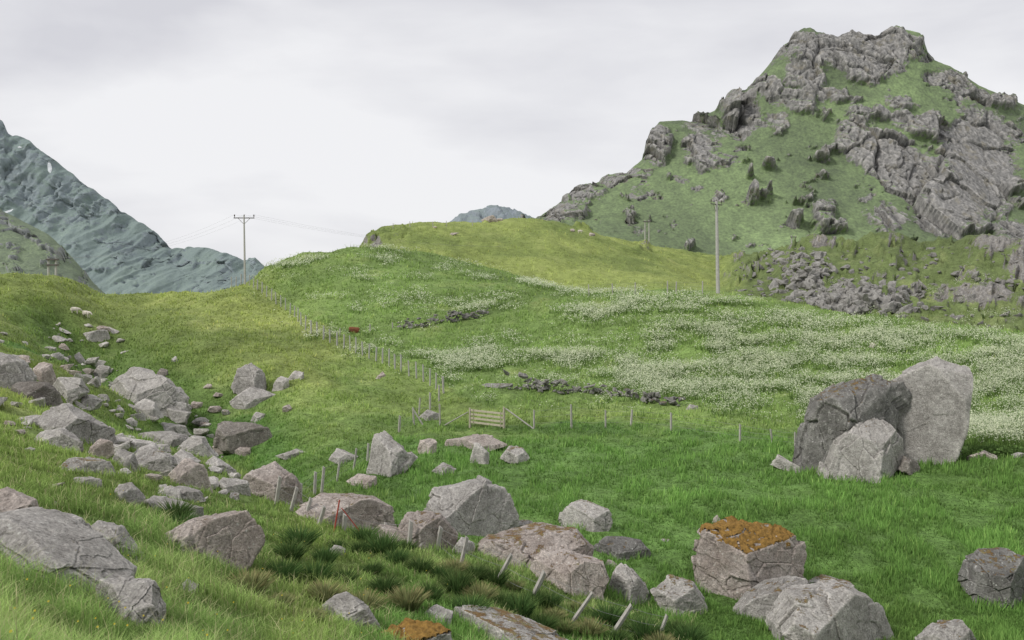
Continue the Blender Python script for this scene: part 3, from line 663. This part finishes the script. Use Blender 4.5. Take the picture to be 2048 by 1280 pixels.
while len(sp)<700:
    if rng.random()<.72:px,py=rng.normal(1705,62),rng.normal(600,16)
    else:px,py=rng.normal(1600,35),rng.normal(540,22)
    if py>505 and py<640:
        g=ground_at(px,py)
        if g.y>125:sp.append((g.x,g.y,g.z+.05))
o=stonebatch('scree',sp,rmat(3,0),.25,1.,78,3,.8);tag(o,'grey field of tumbled blocks on the rocky knoll at right','scree',kind='stuff')
rng=np.random.default_rng(79);sp=[]
while len(sp)<260:
    px,py=rng.uniform(1470,2150),rng.uniform(495,650);g=ground_at(px,py)
    if g.y>125:sp.append((g.x,g.y,g.z))
for _ in range(300):
    px,py=rng.uniform(-40,520),rng.uniform(650,1000)
    if abs(px-(120+ (py-680)*1.1))<130 or (py>740 and py<900 and px<300 and rng.random()<.5):
        g=ground_at(px,py)
        if g.y<120:sp.append((g.x,g.y,g.z))
sp=np.array(sp);b=sp[:,1]>120
tag(stonebatch('scattered_rocks',sp[b],rmat(3,0),.2,.75,80,3,.7),'scattered small rocks on the knoll at right','rocks',kind='stuff')
tag(stonebatch('gravel_stones',sp[~b],rmat(0,0),.12,.65,81,3,.55),'uncounted small stones lying between the boulders of the left rock field','stones',kind='stuff')
# ------------------------------------------------------------------ fences
def post_geo(base,top,w):
    base=Vector(base);top=Vector(top);d=(top-base);b0=base-d.normalized()*.25;dn=d.normalized()
    a_=dn.cross(Vector((0,1,0))).normalized();b_=dn.cross(a_)
    V=[];n=6
    for i,(p,k) in enumerate(((b0,1.),(base+d*.5,random.uniform(.9,1.02)),(top,.9))):
        for a in range(n):
            t=2*math.pi*a/n+.3;r=w/2*k*(1+.12*math.sin(a*2.3))
            V.append(p+a_*math.cos(t)*r+b_*math.sin(t)*r+dn*(math.cos(t)*.25*w if i==2 else 0))
    Fc=[(i*n+k,i*n+(k+1)%n,(i+1)*n+(k+1)%n,(i+1)*n+k) for i in (0,1) for k in range(n)]
    Fc.append(tuple(range(2*n,3*n)))
    return V,Fc
def put(name,VF,mat,root,label=None):
    V,Fc=VF;o=V[0];V=[Vector(v)-Vector(o) for v in V]
    ob=mesh_py(name,V,Fc,mat,root,Vector(o)-root.location)
    if label:ob['label']=label
    return ob
def fence(name,label,posts,wires=(.3,.65,1.),braces=(),w=.1,mat='wood',red=(),skipwire=(),ph=1.3):
    P=[]
    for b,t in posts:
        g=ground_at(*b)
        if t is None:
            top=g+Vector((random.uniform(-.06,.06),0,ph*random.uniform(.88,1.08)))
        else:top=pt(t[0],t[1],g.y+random.uniform(-.1,.1))
        P.append((g,top))
    root=empty(name,P[0][0]);tag(root,label,'fence')
    for i,(g,t) in enumerate(P):
        put('post',post_geo(g,t,w*random.uniform(.85,1.15)),M[mat],root)
    for a,b in braces:
        g=ground_at(*a);put('brace',post_geo(g,pt(b[0],b[1],g.y),w*.75),M['wood'],root)
    for k in wires:
        L_=[]
        for i in range(len(P)-1):
            if i in skipwire:continue
            a=P[i][0].lerp(P[i][1],k*.92);b=P[i+1][0].lerp(P[i+1][1],k*.92);m=(a+b)/2-Vector((0,0,.03))
            L_.append(tube([a,m,b],.005,4))
        if L_:put('wire',merge(*L_),M['wire'],root)
    return root
HF=[(887,786),(872,778),(860,771),(847,763),(833,757),(818,752),(802,744),(790,738),(778,732),(765,727),(752,722),(738,717),(725,711),(712,706),(700,701),(688,697),(674,691),(660,685),(647,679),(634,672),(622,667),(611,660),(602,651),(596,643),(589,636),(580,629),(571,621),(562,614),(552,608),(543,601),(533,594),(524,587),(515,581),(507,576),(499,571),(491,569),(482,568),(472,568),(463,570)]
fence('wire_fence','long straight row of pale posts climbing the grassy hill to the power pole',[(p,None) for p in HF],w=.15,ph=1.45,mat='woodp')
fence('wire_fence','fence of thin posts right of the gate running to the huge split boulder',
 [((1068,856),(1068,820)),((1143,857),(1142,809)),((1211,855),(1211,820)),((1262,852),(1264,819)),((1342,861),(1342,825)),((1480,881),(1480,848)),((1545,887),(1541,858)),((1590,893),(1590,864))],w=.14)
fence('wire_fence','short fence with bracing posts left of the gate',
 [((798,864),(800,832)),((828,850),(826,815)),((880,851),(879,808)),((838,828),(840,796)),((860,819),(860,785)),((878,802),(878,770)),((887,787),(885,753))],
 braces=[((846,850),(826,818))],w=.14,skipwire=(2,))
fence('wire_fence','row of leaning weathered posts in the foreground below the boulders',
 [((1313,1288),(1334,1230)),((1222,1273),(1263,1210)),((1143,1246),(1185,1186)),((1062,1201),(1089,1144)),((990,1171),(1023,1109)),((918,1146),(934,1074)),((873,1100),(882,1054)),((818,1096),(822,1042)),((770,1080),(772,1046)),((688,1062),(690,1029)),((637,1052),(649,1013)),((611,1036),(622,996)),((582,1022),(594,975)),((552,1008),(560,953))],
 w=.15)
fence('wire_fence','loose line of upright posts beside the angular boulder and wedge boulder',
 [((600,1006),(602,967)),((629,990),(631,944)),((643,987),(648,934)),((674,962),(680,916)),((707,942),(713,897)),((735,922),(737,887))],w=.13)
o=empty('marker_stake',ground_at(668,1064));tag(o,'red painted stake with slanting red side stay in the foreground','stake')
g=o.location.copy();put('stake',post_geo(g,pt(679,1000,g.y),.05),M['red'],o)
put('stay',post_geo(pt(716,1058,g.y+.2),pt(683,1016,g.y),.035),M['red'],o)
g=ground_at(1911,912);r=empty('fence_post',g);tag(r,'single pale post standing against the right side of the huge split boulder','post')
put('post',post_geo(g,pt(1912,855,g.y),.17),M['woodp'],r)
put('stay',post_geo(g+Vector((.35,0,0)),pt(1909,866,g.y),.07),M['wood'],r)
fence('wire_fence','few far posts on the skyline of the flower field',[((1178,592),None),((1225,589),None),((1270,588),None),((1335,587),None),((1352,587),None),((1405,587),None)],w=.14)
fence('wire_fence','tiny distant posts along the top of the grassy knoll',[((786,457),None),((820,454),None),((866,454),None),((893,453),None),((945,452),None)],w=.16,wires=())
fence('wire_fence','three old posts beside the brown heap on the hill',[((648,676),(648,658)),((680,672),(680,656)),((740,662),(740,648)),((785,657),(785,645))],w=.14,wires=(.6,))
ga=ground_at(940,855);gb=ground_at(1008,857);root=empty('wooden_gate',ga);tag(root,'wooden slatted field gate with diagonal bracing in the meadow fence','gate')
gt=pt(940,816,ga.y);gt2=pt(1008,814,gb.y)
put('gate_post',post_geo(ga,gt,.17),M['woody'],root);put('gate_post',post_geo(gb,gt2,.17),M['woody'],root)
wv=gb-ga;wv.z=0;gz0=max(ga.z,gb.z)-ga.z
for k in range(4):
    z=.27+k*.27+gz0*.6;a=ga+wv*.03+Vector((0,-.12,z));b=ga+wv*.97+Vector((0,-.12,z))
    put('rail',board(a,b,.13,.035),M['woody'],root)
for t in (.1,.9):
    a=ga+wv*t+Vector((0,-.16,.14+gz0*.6));put('upright',board(a,a+Vector((0,0,1.05)),.1,.035,Vector((0,1,0))),M['woody'],root)
put('brace',post_geo(ground_at(890,850),pt(936,824,ga.y),.08),M['wood'],root);put('brace',post_geo(ground_at(1066,857),pt(1011,817,gb.y),.1),M['wood'],root)
# ------------------------------------------------------------------ power poles
def pole(basepx,toppx,label,arm,ang,w=.26,n_ins=3,name='power_pole',ki=1.):
    g=ground_at(*basepx)
    top=pt(toppx[0],toppx[1],g.y);r=empty(name,g);tag(r,label,'power pole')
    put('pole',tube([g-Vector((0,0,.4)),g.lerp(top,.5),top],[w*.6,w*.5,w*.38],12),M['woodp'],r)
    ax=Vector((math.cos(ang),math.sin(ang),0));c=top-Vector((0,0,.35))
    put('crossarm',board(c-ax*arm/2,c+ax*arm/2,.13*ki,.1),M['metal'],r)
    for s in (-1,1):
        put('brace',tube([c+ax*s*arm*.3,c-Vector((0,0,.9))],.03*ki,6),M['metal'],r)
    tips=[]
    for k in range(n_ins):
        q=c+ax*(arm/2-.1)*(2*k/(n_ins-1)-1)+Vector((0,.1,.08))
        V,Fc=tube([q,q+Vector((0,0,.14)),q+Vector((0,0,.16)),q+Vector((0,0,.24)),q+Vector((0,0,.26)),q+Vector((0,0,.36)),q+Vector((0,0,.42))],[a*ki for a in (.03,.04,.09,.07,.1,.08,.03)],8)
        put('insulator',(V,Fc),M['ins'],r);tips.append(q+Vector((0,0,.4)))
    return tips,top
t1,_=pole((490,568),(488,431),'tall power pole with three insulators where the fence meets the hilltop',2.9,0.05)
t2,_=pole((1436,586),(1433,402),'tallest power pole standing at the top edge of the flower field',2.1,.8,.34,ki=.65)
def hpole(pxs,yb,yt,label,Dv,armpx):
    r=empty('power_pole',pt(pxs[0],yb,Dv));tag(r,label,'power pole')
    for p in pxs:
        put('pole',tube([pt(p,yb+4,Dv),pt(p,yt,Dv)],[.2,.15],10),M['woodp'],r)
    if armpx:
        put('crossarm',board(pt(armpx[0],yt+3,Dv-.25),pt(armpx[1],yt+3,Dv-.25),.25,.15),M['metal'],r)
        if len(armpx)>2:put('crossarm',board(pt(armpx[0],armpx[2],Dv-.25),pt(armpx[1],armpx[2],Dv-.25),.22,.15),M['metal'],r)
    return pt(pxs[0],yt,Dv)
a3=hpole([1290,1298],491,440,'twin thin power poles at the foot of the mountain',300,(1286,1302))
hpole([1583,1591],491,471,'tiny far frame pole in front of the mountain crag',300,(1580,1594))
hl=hpole([97,112],549,516,'frame-shaped twin power pole on the left grassy skyline',150,(92,118,530))
def line(a,b,sag,label):
    P=[a.lerp(b,t/14)-Vector((0,0,sag*4*(t/14)*(1-t/14))) for t in range(15)]
    V,Fc=tube(P,.006,4);o=mesh_py('power_line',[v-P[0] for v in V],Fc,M['wire'],None,P[0]);tag(o,label,'power line')
for k,nm in enumerate(('left','middle','right')):
    line(t1[k],a3+Vector((k-1,0,-.2)),6,f'thin wire from the {nm} insulator of the left pole to the twin far poles')
    line(t1[k],hl+Vector((k-1,0,.2)),2.,f'thin wire from the {nm} insulator of the left pole to the frame pole')
# ------------------------------------------------------------------ sheep
def sheep(px,py,face,label,mat='wool',s=1.):
    g=ground_at(px,py);r=empty('sheep',g);tag(r,label,'sheep',None);r.rotation_euler=(0,0,face);r.scale=(s,s,s)
    me=bpy.data.meshes.new('body')
    J=[((-.42,0,.62),.2),((-.1,0,.64),.27),((.25,0,.64),.26),((.45,0,.68),.17),((.6,0,.62),.11),((.72,0,.5),.085),((.84,0,.38),.05)]
    Ed=[(i,i+1) for i in range(6)]
    for x in(-.36,.28):
        for y in(-.12,.12):
            b=0 if x<0 else 2;n=len(J);J+=[((x,y,.42),.09),((x+(.06 if x<0 else -.02),y,.24),.045),((x,y,.02),.035)];Ed+=[(b,n),(n,n+1),(n+1,n+2)]
    n=len(J);J.append(((-.58,0,.6),.06));Ed.append((0,n))
    me.from_pydata([j[0] for j in J],Ed,[]);o=bpy.data.objects.new('body',me);C.objects.link(o);o.parent=r
    m=o.modifiers.new('s','SKIN')
    for i,j in enumerate(J):me.skin_vertices[0].data[i].radius=(j[1],j[1])
    me.skin_vertices[0].data[1].use_root=True
    o.modifiers.new('d','SUBSURF').levels=1;me.materials.append(M[mat])
    for y in(-1,1):
        V,Fc=tube([(.66,y*.05,.6),(.64,y*.13,.6),(.62,y*.2,.57)],[.02,.035,.01],6);mesh_py('ear',V,Fc,M['face'],o)
sheep(150,628,.2,'white sheep grazing at the left of the pair on the far left slope',s=.85)
sheep(173,636,-.3,'white sheep grazing at the right of the pair on the far left slope',s=.9)
sheep(1160,467,.1,'small pale sheep on the right shoulder of the grassy knoll',s=1.)
g=ground_at(707,664);rng=np.random.default_rng(5);size=(.7,.45,.42)
V,f=shape(rand_planes(rng,size,20),size,9,5,1.3);V[:,2]+=.2
tag(mesh_np('brown_heap',V,f,M['rust'],loc=g),'low rust-brown heap in the grass right of the hill fence','heap')
# ------------------------------------------------------------------ grass
def cell_sampler(n,wfun,rng):
    dpx=np.abs(gx[1:]-gx[:-1])[None,:]*np.ones((R_-1,1))
    dpy=PYG[:-1,:-1]-PYG[1:,:-1]
    a=np.clip(dpy,0,None)*dpx
    pxc=PX[:-1,:-1];pyc=PYG[:-1,:-1];yc=YG[:-1,:-1]
    w=a*wfun(pxc,pyc,yc)*(pxc>-150)*(pxc<2200)*(pyc<1420)*(yc<300)
    cs=np.cumsum(w.ravel());k=np.searchsorted(cs,rng.random(n)*cs[-1])
    k=np.clip(k,0,w.size-1);r=k//(C_-1);c=k%(C_-1);fr=rng.random(n);fc=rng.random(n)
    def sm(A):return (A[r,c]*(1-fr)*(1-fc)+A[r+1,c]*fr*(1-fc)+A[r,c+1]*(1-fr)*fc+A[r+1,c+1]*fr*fc)
    P=np.stack([sm(XG),sm(YG),sm(ZG)],1)
    cc=np.stack([sm(COL[...,i]) for i in range(3)],1)
    return P,cc,sm(PX*1.),sm(PYG),sm(rock)
def blades(P,col,h,w,rng,seg2,lean=.35):
    n=len(P);a=rng.random(n)*2*np.pi;dx=np.stack([np.cos(a),np.sin(a),0*a],1)*(w/2)[:,None]
    b=rng.random(n)*2*np.pi;ln=rng.random(n)*lean*2
    off=np.stack([np.cos(b)*ln,np.sin(b)*ln,np.ones(n)],1);off/=np.linalg.norm(off,axis=1,keepdims=True)
    P=P-np.array([0,0,.02])
    if seg2:
        mid=P+off*(h*.55)[:,None]*np.array([.6,.6,1.1])
        tip=P+off*h[:,None]*np.array([1.5,1.5,.88])
        V=np.stack([P-dx,P+dx,mid-dx*.7,mid+dx*.7,tip],1).reshape(-1,3);i=np.arange(n)[:,None]*5
        Fc=np.concatenate([i+np.array([[0,1,3]]),i+np.array([[0,3,2]]),i+np.array([[2,3,4]])],0)
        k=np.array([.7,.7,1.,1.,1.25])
    else:
        tip=P+off*h[:,None];V=np.stack([P-dx,P+dx,tip],1).reshape(-1,3);i=np.arange(n)[:,None]*3
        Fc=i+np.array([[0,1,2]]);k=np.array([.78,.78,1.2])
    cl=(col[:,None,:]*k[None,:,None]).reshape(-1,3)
    return V,Fc,cl
rng=np.random.default_rng(3)
P,cc,px,py,rk=cell_sampler(310000,lambda a,b,y:np.where(y>22,1,.0)*np.where(y>170,.35,1.)*np.where(y>70,.7,1.),rng)
m=(rk<.3);P,cc,px,py=P[m],cc[m],px[m],py[m];n=len(P)
D=P[:,1]
cl=.55*vn(P[:,0]/1.2,P[:,1]/1.2,0,44)+.45*vn(P[:,0]/.5,P[:,1]/.5,0,46)
cl=sst(.25,.75,cl)
lushb=(px>700)&(py>880)
h=(.09+.0011*D)*(.5+1.0*rng.random(n))*(.25+1.5*cl)*np.where(lushb,1.45,1.);w=np.clip(.0011*D,.02,.16)*(.7+.8*rng.random(n))
cc=cc*(.75+.6*rng.random((n,1)))*(.58+.84*cl[:,None])  # shade of the hollows painted into blade colour: low clumps darker
st=rng.random(n)<.06;cc[st]=cc[st]*np.array([1.6,1.35,1.5])
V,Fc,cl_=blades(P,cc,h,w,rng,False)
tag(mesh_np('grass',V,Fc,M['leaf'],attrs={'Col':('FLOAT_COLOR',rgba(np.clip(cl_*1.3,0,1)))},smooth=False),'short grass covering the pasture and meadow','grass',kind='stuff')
P,cc,px,py,rk=cell_sampler(250000,lambda a,b,y:np.where(y<34,1,.0),rng);n=len(P);D=P[:,1]
cl=sst(.2,.8,vn(P[:,0]/.8,P[:,1]/.8,0,45));
h=(.12+.27*cl)*(.5+.9*rng.random(n))*np.where(px>1400,.7,1.)*np.where(D>24,.7,1.);w=np.clip(.00075*D,.006,.03)*(.7+.6*rng.random(n))
cc=cc*(.65+.75*rng.random((n,1)))*(.68+.7*cl[:,None])  # same painted hollow shade: colour darkens where the clumps are low
st=rng.random(n)<.06*(px<1400);cc[st]=np.array([.36,.35,.19])*(.7+.5*rng.random((st.sum(),1)));h[st]*=1.35
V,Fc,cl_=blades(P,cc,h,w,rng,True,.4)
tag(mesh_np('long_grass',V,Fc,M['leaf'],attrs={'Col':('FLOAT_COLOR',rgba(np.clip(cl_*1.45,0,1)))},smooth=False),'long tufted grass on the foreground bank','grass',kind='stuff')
# ------------------------------------------------------------------ cow parsley
FB=[(1700,700,420,60,4,1.1),(1500,765,320,48,3,1.2),(1900,855,260,50,6,1.4),(1150,722,290,26,0,1.),(905,724,80,15,0,1.),(1250,612,240,20,-3,.6),(1430,640,320,30,4,.65),(1800,790,320,56,5,1.15),
(640,522,110,6,-10,.95),(560,540,40,6,-20,1.),(760,522,120,6,2,.75),(900,545,130,10,10,.5),(1060,570,80,8,12,1.1),(960,618,60,6,-10,1.15),(840,645,80,5,-10,.5),(1100,600,60,6,-8,.6),(1400,605,180,12,3,.65),(2000,740,160,60,6,1.1),(740,600,120,24,0,.28)]
def fw(a,b,y):
    d=blobs(a,b,FB)
    nn=fbm(a/60,b/13,0,5,91)
    edge=sst(0,22,(835+.085*(a-1200)*(a>1200)-(a<1000)*(1000-a)*.35)-b)
    return np.clip(d*.95-.1+nn*3.0,0.01,1.25)**1.7*edge*(y>48)*(y<175)*(a>500)
P,cc,px,py,rk=cell_sampler(62000,fw,rng);n=len(P)
hh=.3+.5*rng.random(n)
Q=P+np.stack([rng.normal(0,.15,n),rng.normal(0,.15,n),hh],1)
k=3;Qk=np.repeat(Q,k,0)+rng.normal(0,1,(n*k,3))*np.array([.14,.14,.07]);m=len(Qk);s=(.022+.034*rng.random(m))*np.repeat(np.clip(P[:,1]/90,.75,1.25),k)
az=rng.random(m)*6.283;el=.3+.75*rng.random(m)
nv=np.stack([np.cos(az)*np.cos(el),np.sin(az)*np.cos(el),np.sin(el)],1)
u=np.cross(nv,np.array([0,0,1.]));u/=np.linalg.norm(u,axis=1,keepdims=True);v=np.cross(nv,u)
ang=rng.random(m)*6.28
cor=[(u*np.cos(ang+j*1.2566)[:,None]+v*np.sin(ang+j*1.2566)[:,None])*s[:,None] for j in range(5)]
V=(Qk[:,None,:]+np.stack(cor,1)).reshape(-1,3);Fc=np.arange(m*5).reshape(-1,5)
colw=np.repeat(np.array([[.84,.89,.66]])*(.7+.4*rng.random((m,1))),5,0)
tag(mesh_np('cow_parsley_flowers',V,Fc,M['petal'],attrs={'Col':('FLOAT_COLOR',rgba(np.clip(colw,0,.92)))},smooth=False),'drifts of cream-white cow parsley flowers over the right-hand field','flowers',kind='stuff')
i2=rng.random(n)<.8
ccs=np.tile(np.array([[.18,.28,.085]]),(i2.sum(),1))*(.65+.6*rng.random((i2.sum(),1)))
V,Fc,cl_=blades(P[i2],ccs,hh[i2]*.95,np.full(i2.sum(),.085),rng,False,.25)
tag(mesh_np('cow_parsley_stems',V,Fc,M['leaf'],attrs={'Col':('FLOAT_COLOR',rgba(cl_))},smooth=False),'green stems and leaves of the cow parsley field','plants',kind='stuff')
P,cc,px,py,rk=cell_sampler(110,lambda a,b,y:(y<30)*(a<900)*1.,rng);n=len(P)
Q=P+np.stack([0*P[:,0],0*P[:,0],.22+.2*rng.random(n)],1);s=.009+.007*rng.random(n)
V=(Q[:,None,:]+np.stack([np.stack([np.cos(j*1.256)*s,np.sin(j*1.256)*s*.5,np.sin(j*1.256)*s*.8],1) for j in range(5)],1)).reshape(-1,3)
tag(mesh_np('buttercups',V,np.arange(n*5).reshape(-1,5),M['petal'],attrs={'Col':('FLOAT_COLOR',rgba(np.tile(np.array([[.7,.55,.08]]),(n*5,1))))},smooth=False),'scattered tiny yellow flowers in the foreground grass','flowers',kind='stuff')
# ------------------------------------------------------------------ rush tussocks
def tuss_mesh(seed,col,h0,r0,n=300,tipc=None):
    rng=np.random.default_rng(seed);a=rng.random(n)*6.28;r=np.sqrt(rng.random(n))*r0*.5
    P=np.stack([np.cos(a)*r,np.sin(a)*r,np.zeros(n)],1)
    out=(r/r0*1.5+.1*rng.random(n));h=h0*(.7+.35*rng.random(n))*(1-.5*(r/r0))
    d=np.stack([np.cos(a)*out,np.sin(a)*out,np.ones(n)],1);d/=np.linalg.norm(d,axis=1,keepdims=True)
    w=np.full(n,.02);b=rng.random(n)*6.28;dx=np.stack([np.cos(b),np.sin(b),0*b],1)*(w/2)[:,None]
    mid=P+d*(h*.6)[:,None];tip=P+d*h[:,None]*np.array([1.4,1.4,.95])
    V=np.stack([P-dx,P+dx,mid-dx,mid+dx,tip],1).reshape(-1,3);i=np.arange(n)[:,None]*5
    Fc=np.concatenate([i+np.array([[0,1,3]]),i+np.array([[0,3,2]]),i+np.array([[2,3,4]])],0)
    c=np.asarray(col)[None]*(.6+.8*rng.random((n,1)));tc=np.asarray(tipc if tipc else col)[None]*(.7+.6*rng.random((n,1)))
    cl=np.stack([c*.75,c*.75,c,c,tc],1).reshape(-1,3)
    o=mesh_np('rush_tussock',V,Fc,M['leaf'],attrs={'Col':('FLOAT_COLOR',rgba(np.clip(cl,0,1)))},smooth=False);return o
TG=[tuss_mesh(1,(.085,.16,.05),.72,.42,tipc=(.13,.2,.065)),tuss_mesh(2,(.08,.145,.045),.62,.36,tipc=(.15,.19,.07))]
TB=[tuss_mesh(3,(.24,.27,.12),.5,.4,tipc=(.40,.34,.17)),tuss_mesh(4,(.2,.25,.1),.46,.4,tipc=(.38,.34,.17))]
rng=np.random.default_rng(12);k=0;used=set()
spots=[(600,1095,0),(720,1110,0),(650,1130,0),(745,1150,0),(795,1130,0),(840,1150,0),(880,1165,0),(915,1188,0),(960,1205,1),(1010,1215,0),(1040,1235,0),(1150,1225,1),(1215,1250,0),(1235,1290,0),(1290,1285,0),(1350,1275,0),(1320,1300,1),(690,1172,0),(630,1170,0),(580,1120,0),(565,1165,0),(770,1190,0),(815,1218,1),(860,1205,0),(730,1225,1),(950,1160,0),(1110,1240,1),(1070,1210,0),(1180,1275,1),(1085,1265,0),(650,1205,1),(560,1215,1),(500,1190,1),(350,1045,0),(365,1060,0),(620,1245,1),(940,1235,0),(990,1172,0),(730,1088,0),(1000,1250,1),(1380,1290,0),(675,1100,0),(765,1112,0),(815,1105,0),(905,1150,1),(1030,1182,1),(1100,1215,0),(1130,1265,1)]
for (px,py,t) in spots:
    src=(TB if t else TG)[k%2];k+=1
    if src.name in used:
        o=src.copy();C.objects.link(o)
    else:o=src;used.add(src.name)
    o.location=ground_at(px,py);o.rotation_euler=(0,0,rng.random()*6.28);s=rng.uniform(.8,1.3);o.scale=(s,s,s*rng.uniform(.85,1.15))
    if t:tag(o,'straw-brown and orange tipped grass tussock on the bank among the leaning posts','tussock','brown tussocks on the foreground bank')
    else:tag(o,'dark green rush tussock on the foreground bank among the leaning posts','tussock','green rush tussocks on the foreground bank')
def bush(px,py,w,h,label,seed):
    rng=np.random.default_rng(seed);g=ground_at(px,py);n=4200
    cen=rng.normal(0,.5,(12,3))*np.array([w/2,w/3,h/4])+np.array([0,0,h*.35]);q=cen[rng.integers(0,12,n)]+rng.normal(0,1,(n,3))*np.array([w*.13,w*.12,h*.17])
    q[:,2]=np.clip(q[:,2],.02,None);s=.03+.035*rng.random(n)
    a=rng.normal(size=(n,3));a/=np.linalg.norm(a,axis=1,keepdims=True);b=np.cross(a,rng.normal(size=(n,3)));b/=np.linalg.norm(b,axis=1,keepdims=True)
    V=np.stack([q-a*s[:,None]*1.5,q+b*s[:,None]*.7,q+a*s[:,None]*1.5,q-b*s[:,None]*.7],1).reshape(-1,3)
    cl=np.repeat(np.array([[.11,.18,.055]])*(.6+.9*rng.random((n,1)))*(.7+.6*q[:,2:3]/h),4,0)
    r=empty('leafy_bush',g);tag(r,label,'bush')
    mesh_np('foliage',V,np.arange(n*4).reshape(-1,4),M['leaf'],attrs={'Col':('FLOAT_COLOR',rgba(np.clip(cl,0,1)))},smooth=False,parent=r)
    put('stem',merge(*[tube([g,g+Vector((rng.normal()*w*.2,0,h*.6))],[.03,.01],6) for _ in range(4)]),M['wood'],r)
bush(1995,912,2.2,.6,'low dark green leafy bush right of the huge split boulder',1)
# ------------------------------------------------------------------ camera, light, world
cam=bpy.data.cameras.new('camera');co=bpy.data.objects.new('camera',cam);C.objects.link(co)
co.location=(0,0,CZ);co.rotation_euler=(math.pi/2,0,0);cam.lens=35;cam.sensor_width=36;cam.shift_y=-40/2048;cam.clip_end=12000;cam.clip_start=.1
bpy.context.scene.camera=co
EL,AZ=math.radians(44),math.radians(238)
sd=bpy.data.lights.new('sun','SUN');sd.energy=2.3;sd.angle=math.radians(12);sd.color=(1,.965,.91)
so=bpy.data.objects.new('sun',sd);C.objects.link(so)
dirs=Vector((math.sin(AZ)*math.cos(EL),math.cos(AZ)*math.cos(EL),math.sin(EL)))
so.rotation_euler=dirs.to_track_quat('Z','Y').to_euler()
w=bpy.data.worlds.new('World');bpy.context.scene.world=w;w.use_nodes=True;nt=w.node_tree;nt.nodes.clear()
sk=N(nt,'ShaderNodeTexSky',sky_type='NISHITA');sk.sun_disc=False;sk.sun_elevation=EL;sk.sun_rotation=AZ
bg1=N(nt,'ShaderNodeBackground');bg1.inputs[1].default_value=.08;L(nt,sk.outputs[0],bg1.inputs[0])
tc=N(nt,'ShaderNodeTexCoord');mp=N(nt,'ShaderNodeMapping');mp.inputs['Scale'].default_value=(1.,1.,3.2);L(nt,tc.outputs['Generated'],mp.inputs[0])
n1=noise(nt,mp.outputs[0],1.9,6,.5,.3);n2=noise(nt,mp.outputs[0],5.5,5,.5,.2)
s_=mth(nt,'ADD',mth(nt,'MULTIPLY',n1,.75),mth(nt,'MULTIPLY',n2,.25))
sep=N(nt,'ShaderNodeSeparateXYZ');L(nt,tc.outputs['Generated'],sep.inputs[0])
s_=mth(nt,'SUBTRACT',s_,mapr(nt,sep.outputs[2],.03,.3,-.07,.07))
s_=mth(nt,'ADD',s_,mapr(nt,sep.outputs[0],-.4,.3,-.03,.03))
cc_=mix(nt,mapr(nt,s_,.37,.57,0,1),(.69,.69,.735),(.91,.91,.93))
bg2=N(nt,'ShaderNodeBackground');bg2.inputs[1].default_value=1.;L(nt,cc_,bg2.inputs[0])
mx=N(nt,'ShaderNodeMixShader');mx.inputs[0].default_value=.95;L(nt,bg1.outputs[0],mx.inputs[1]);L(nt,bg2.outputs[0],mx.inputs[2])
ow=N(nt,'ShaderNodeOutputWorld');L(nt,mx.outputs[0],ow.inputs[0])
sc=bpy.context.scene;sc.view_settings.view_transform='Standard';sc.view_settings.look='None';sc.view_settings.exposure=0
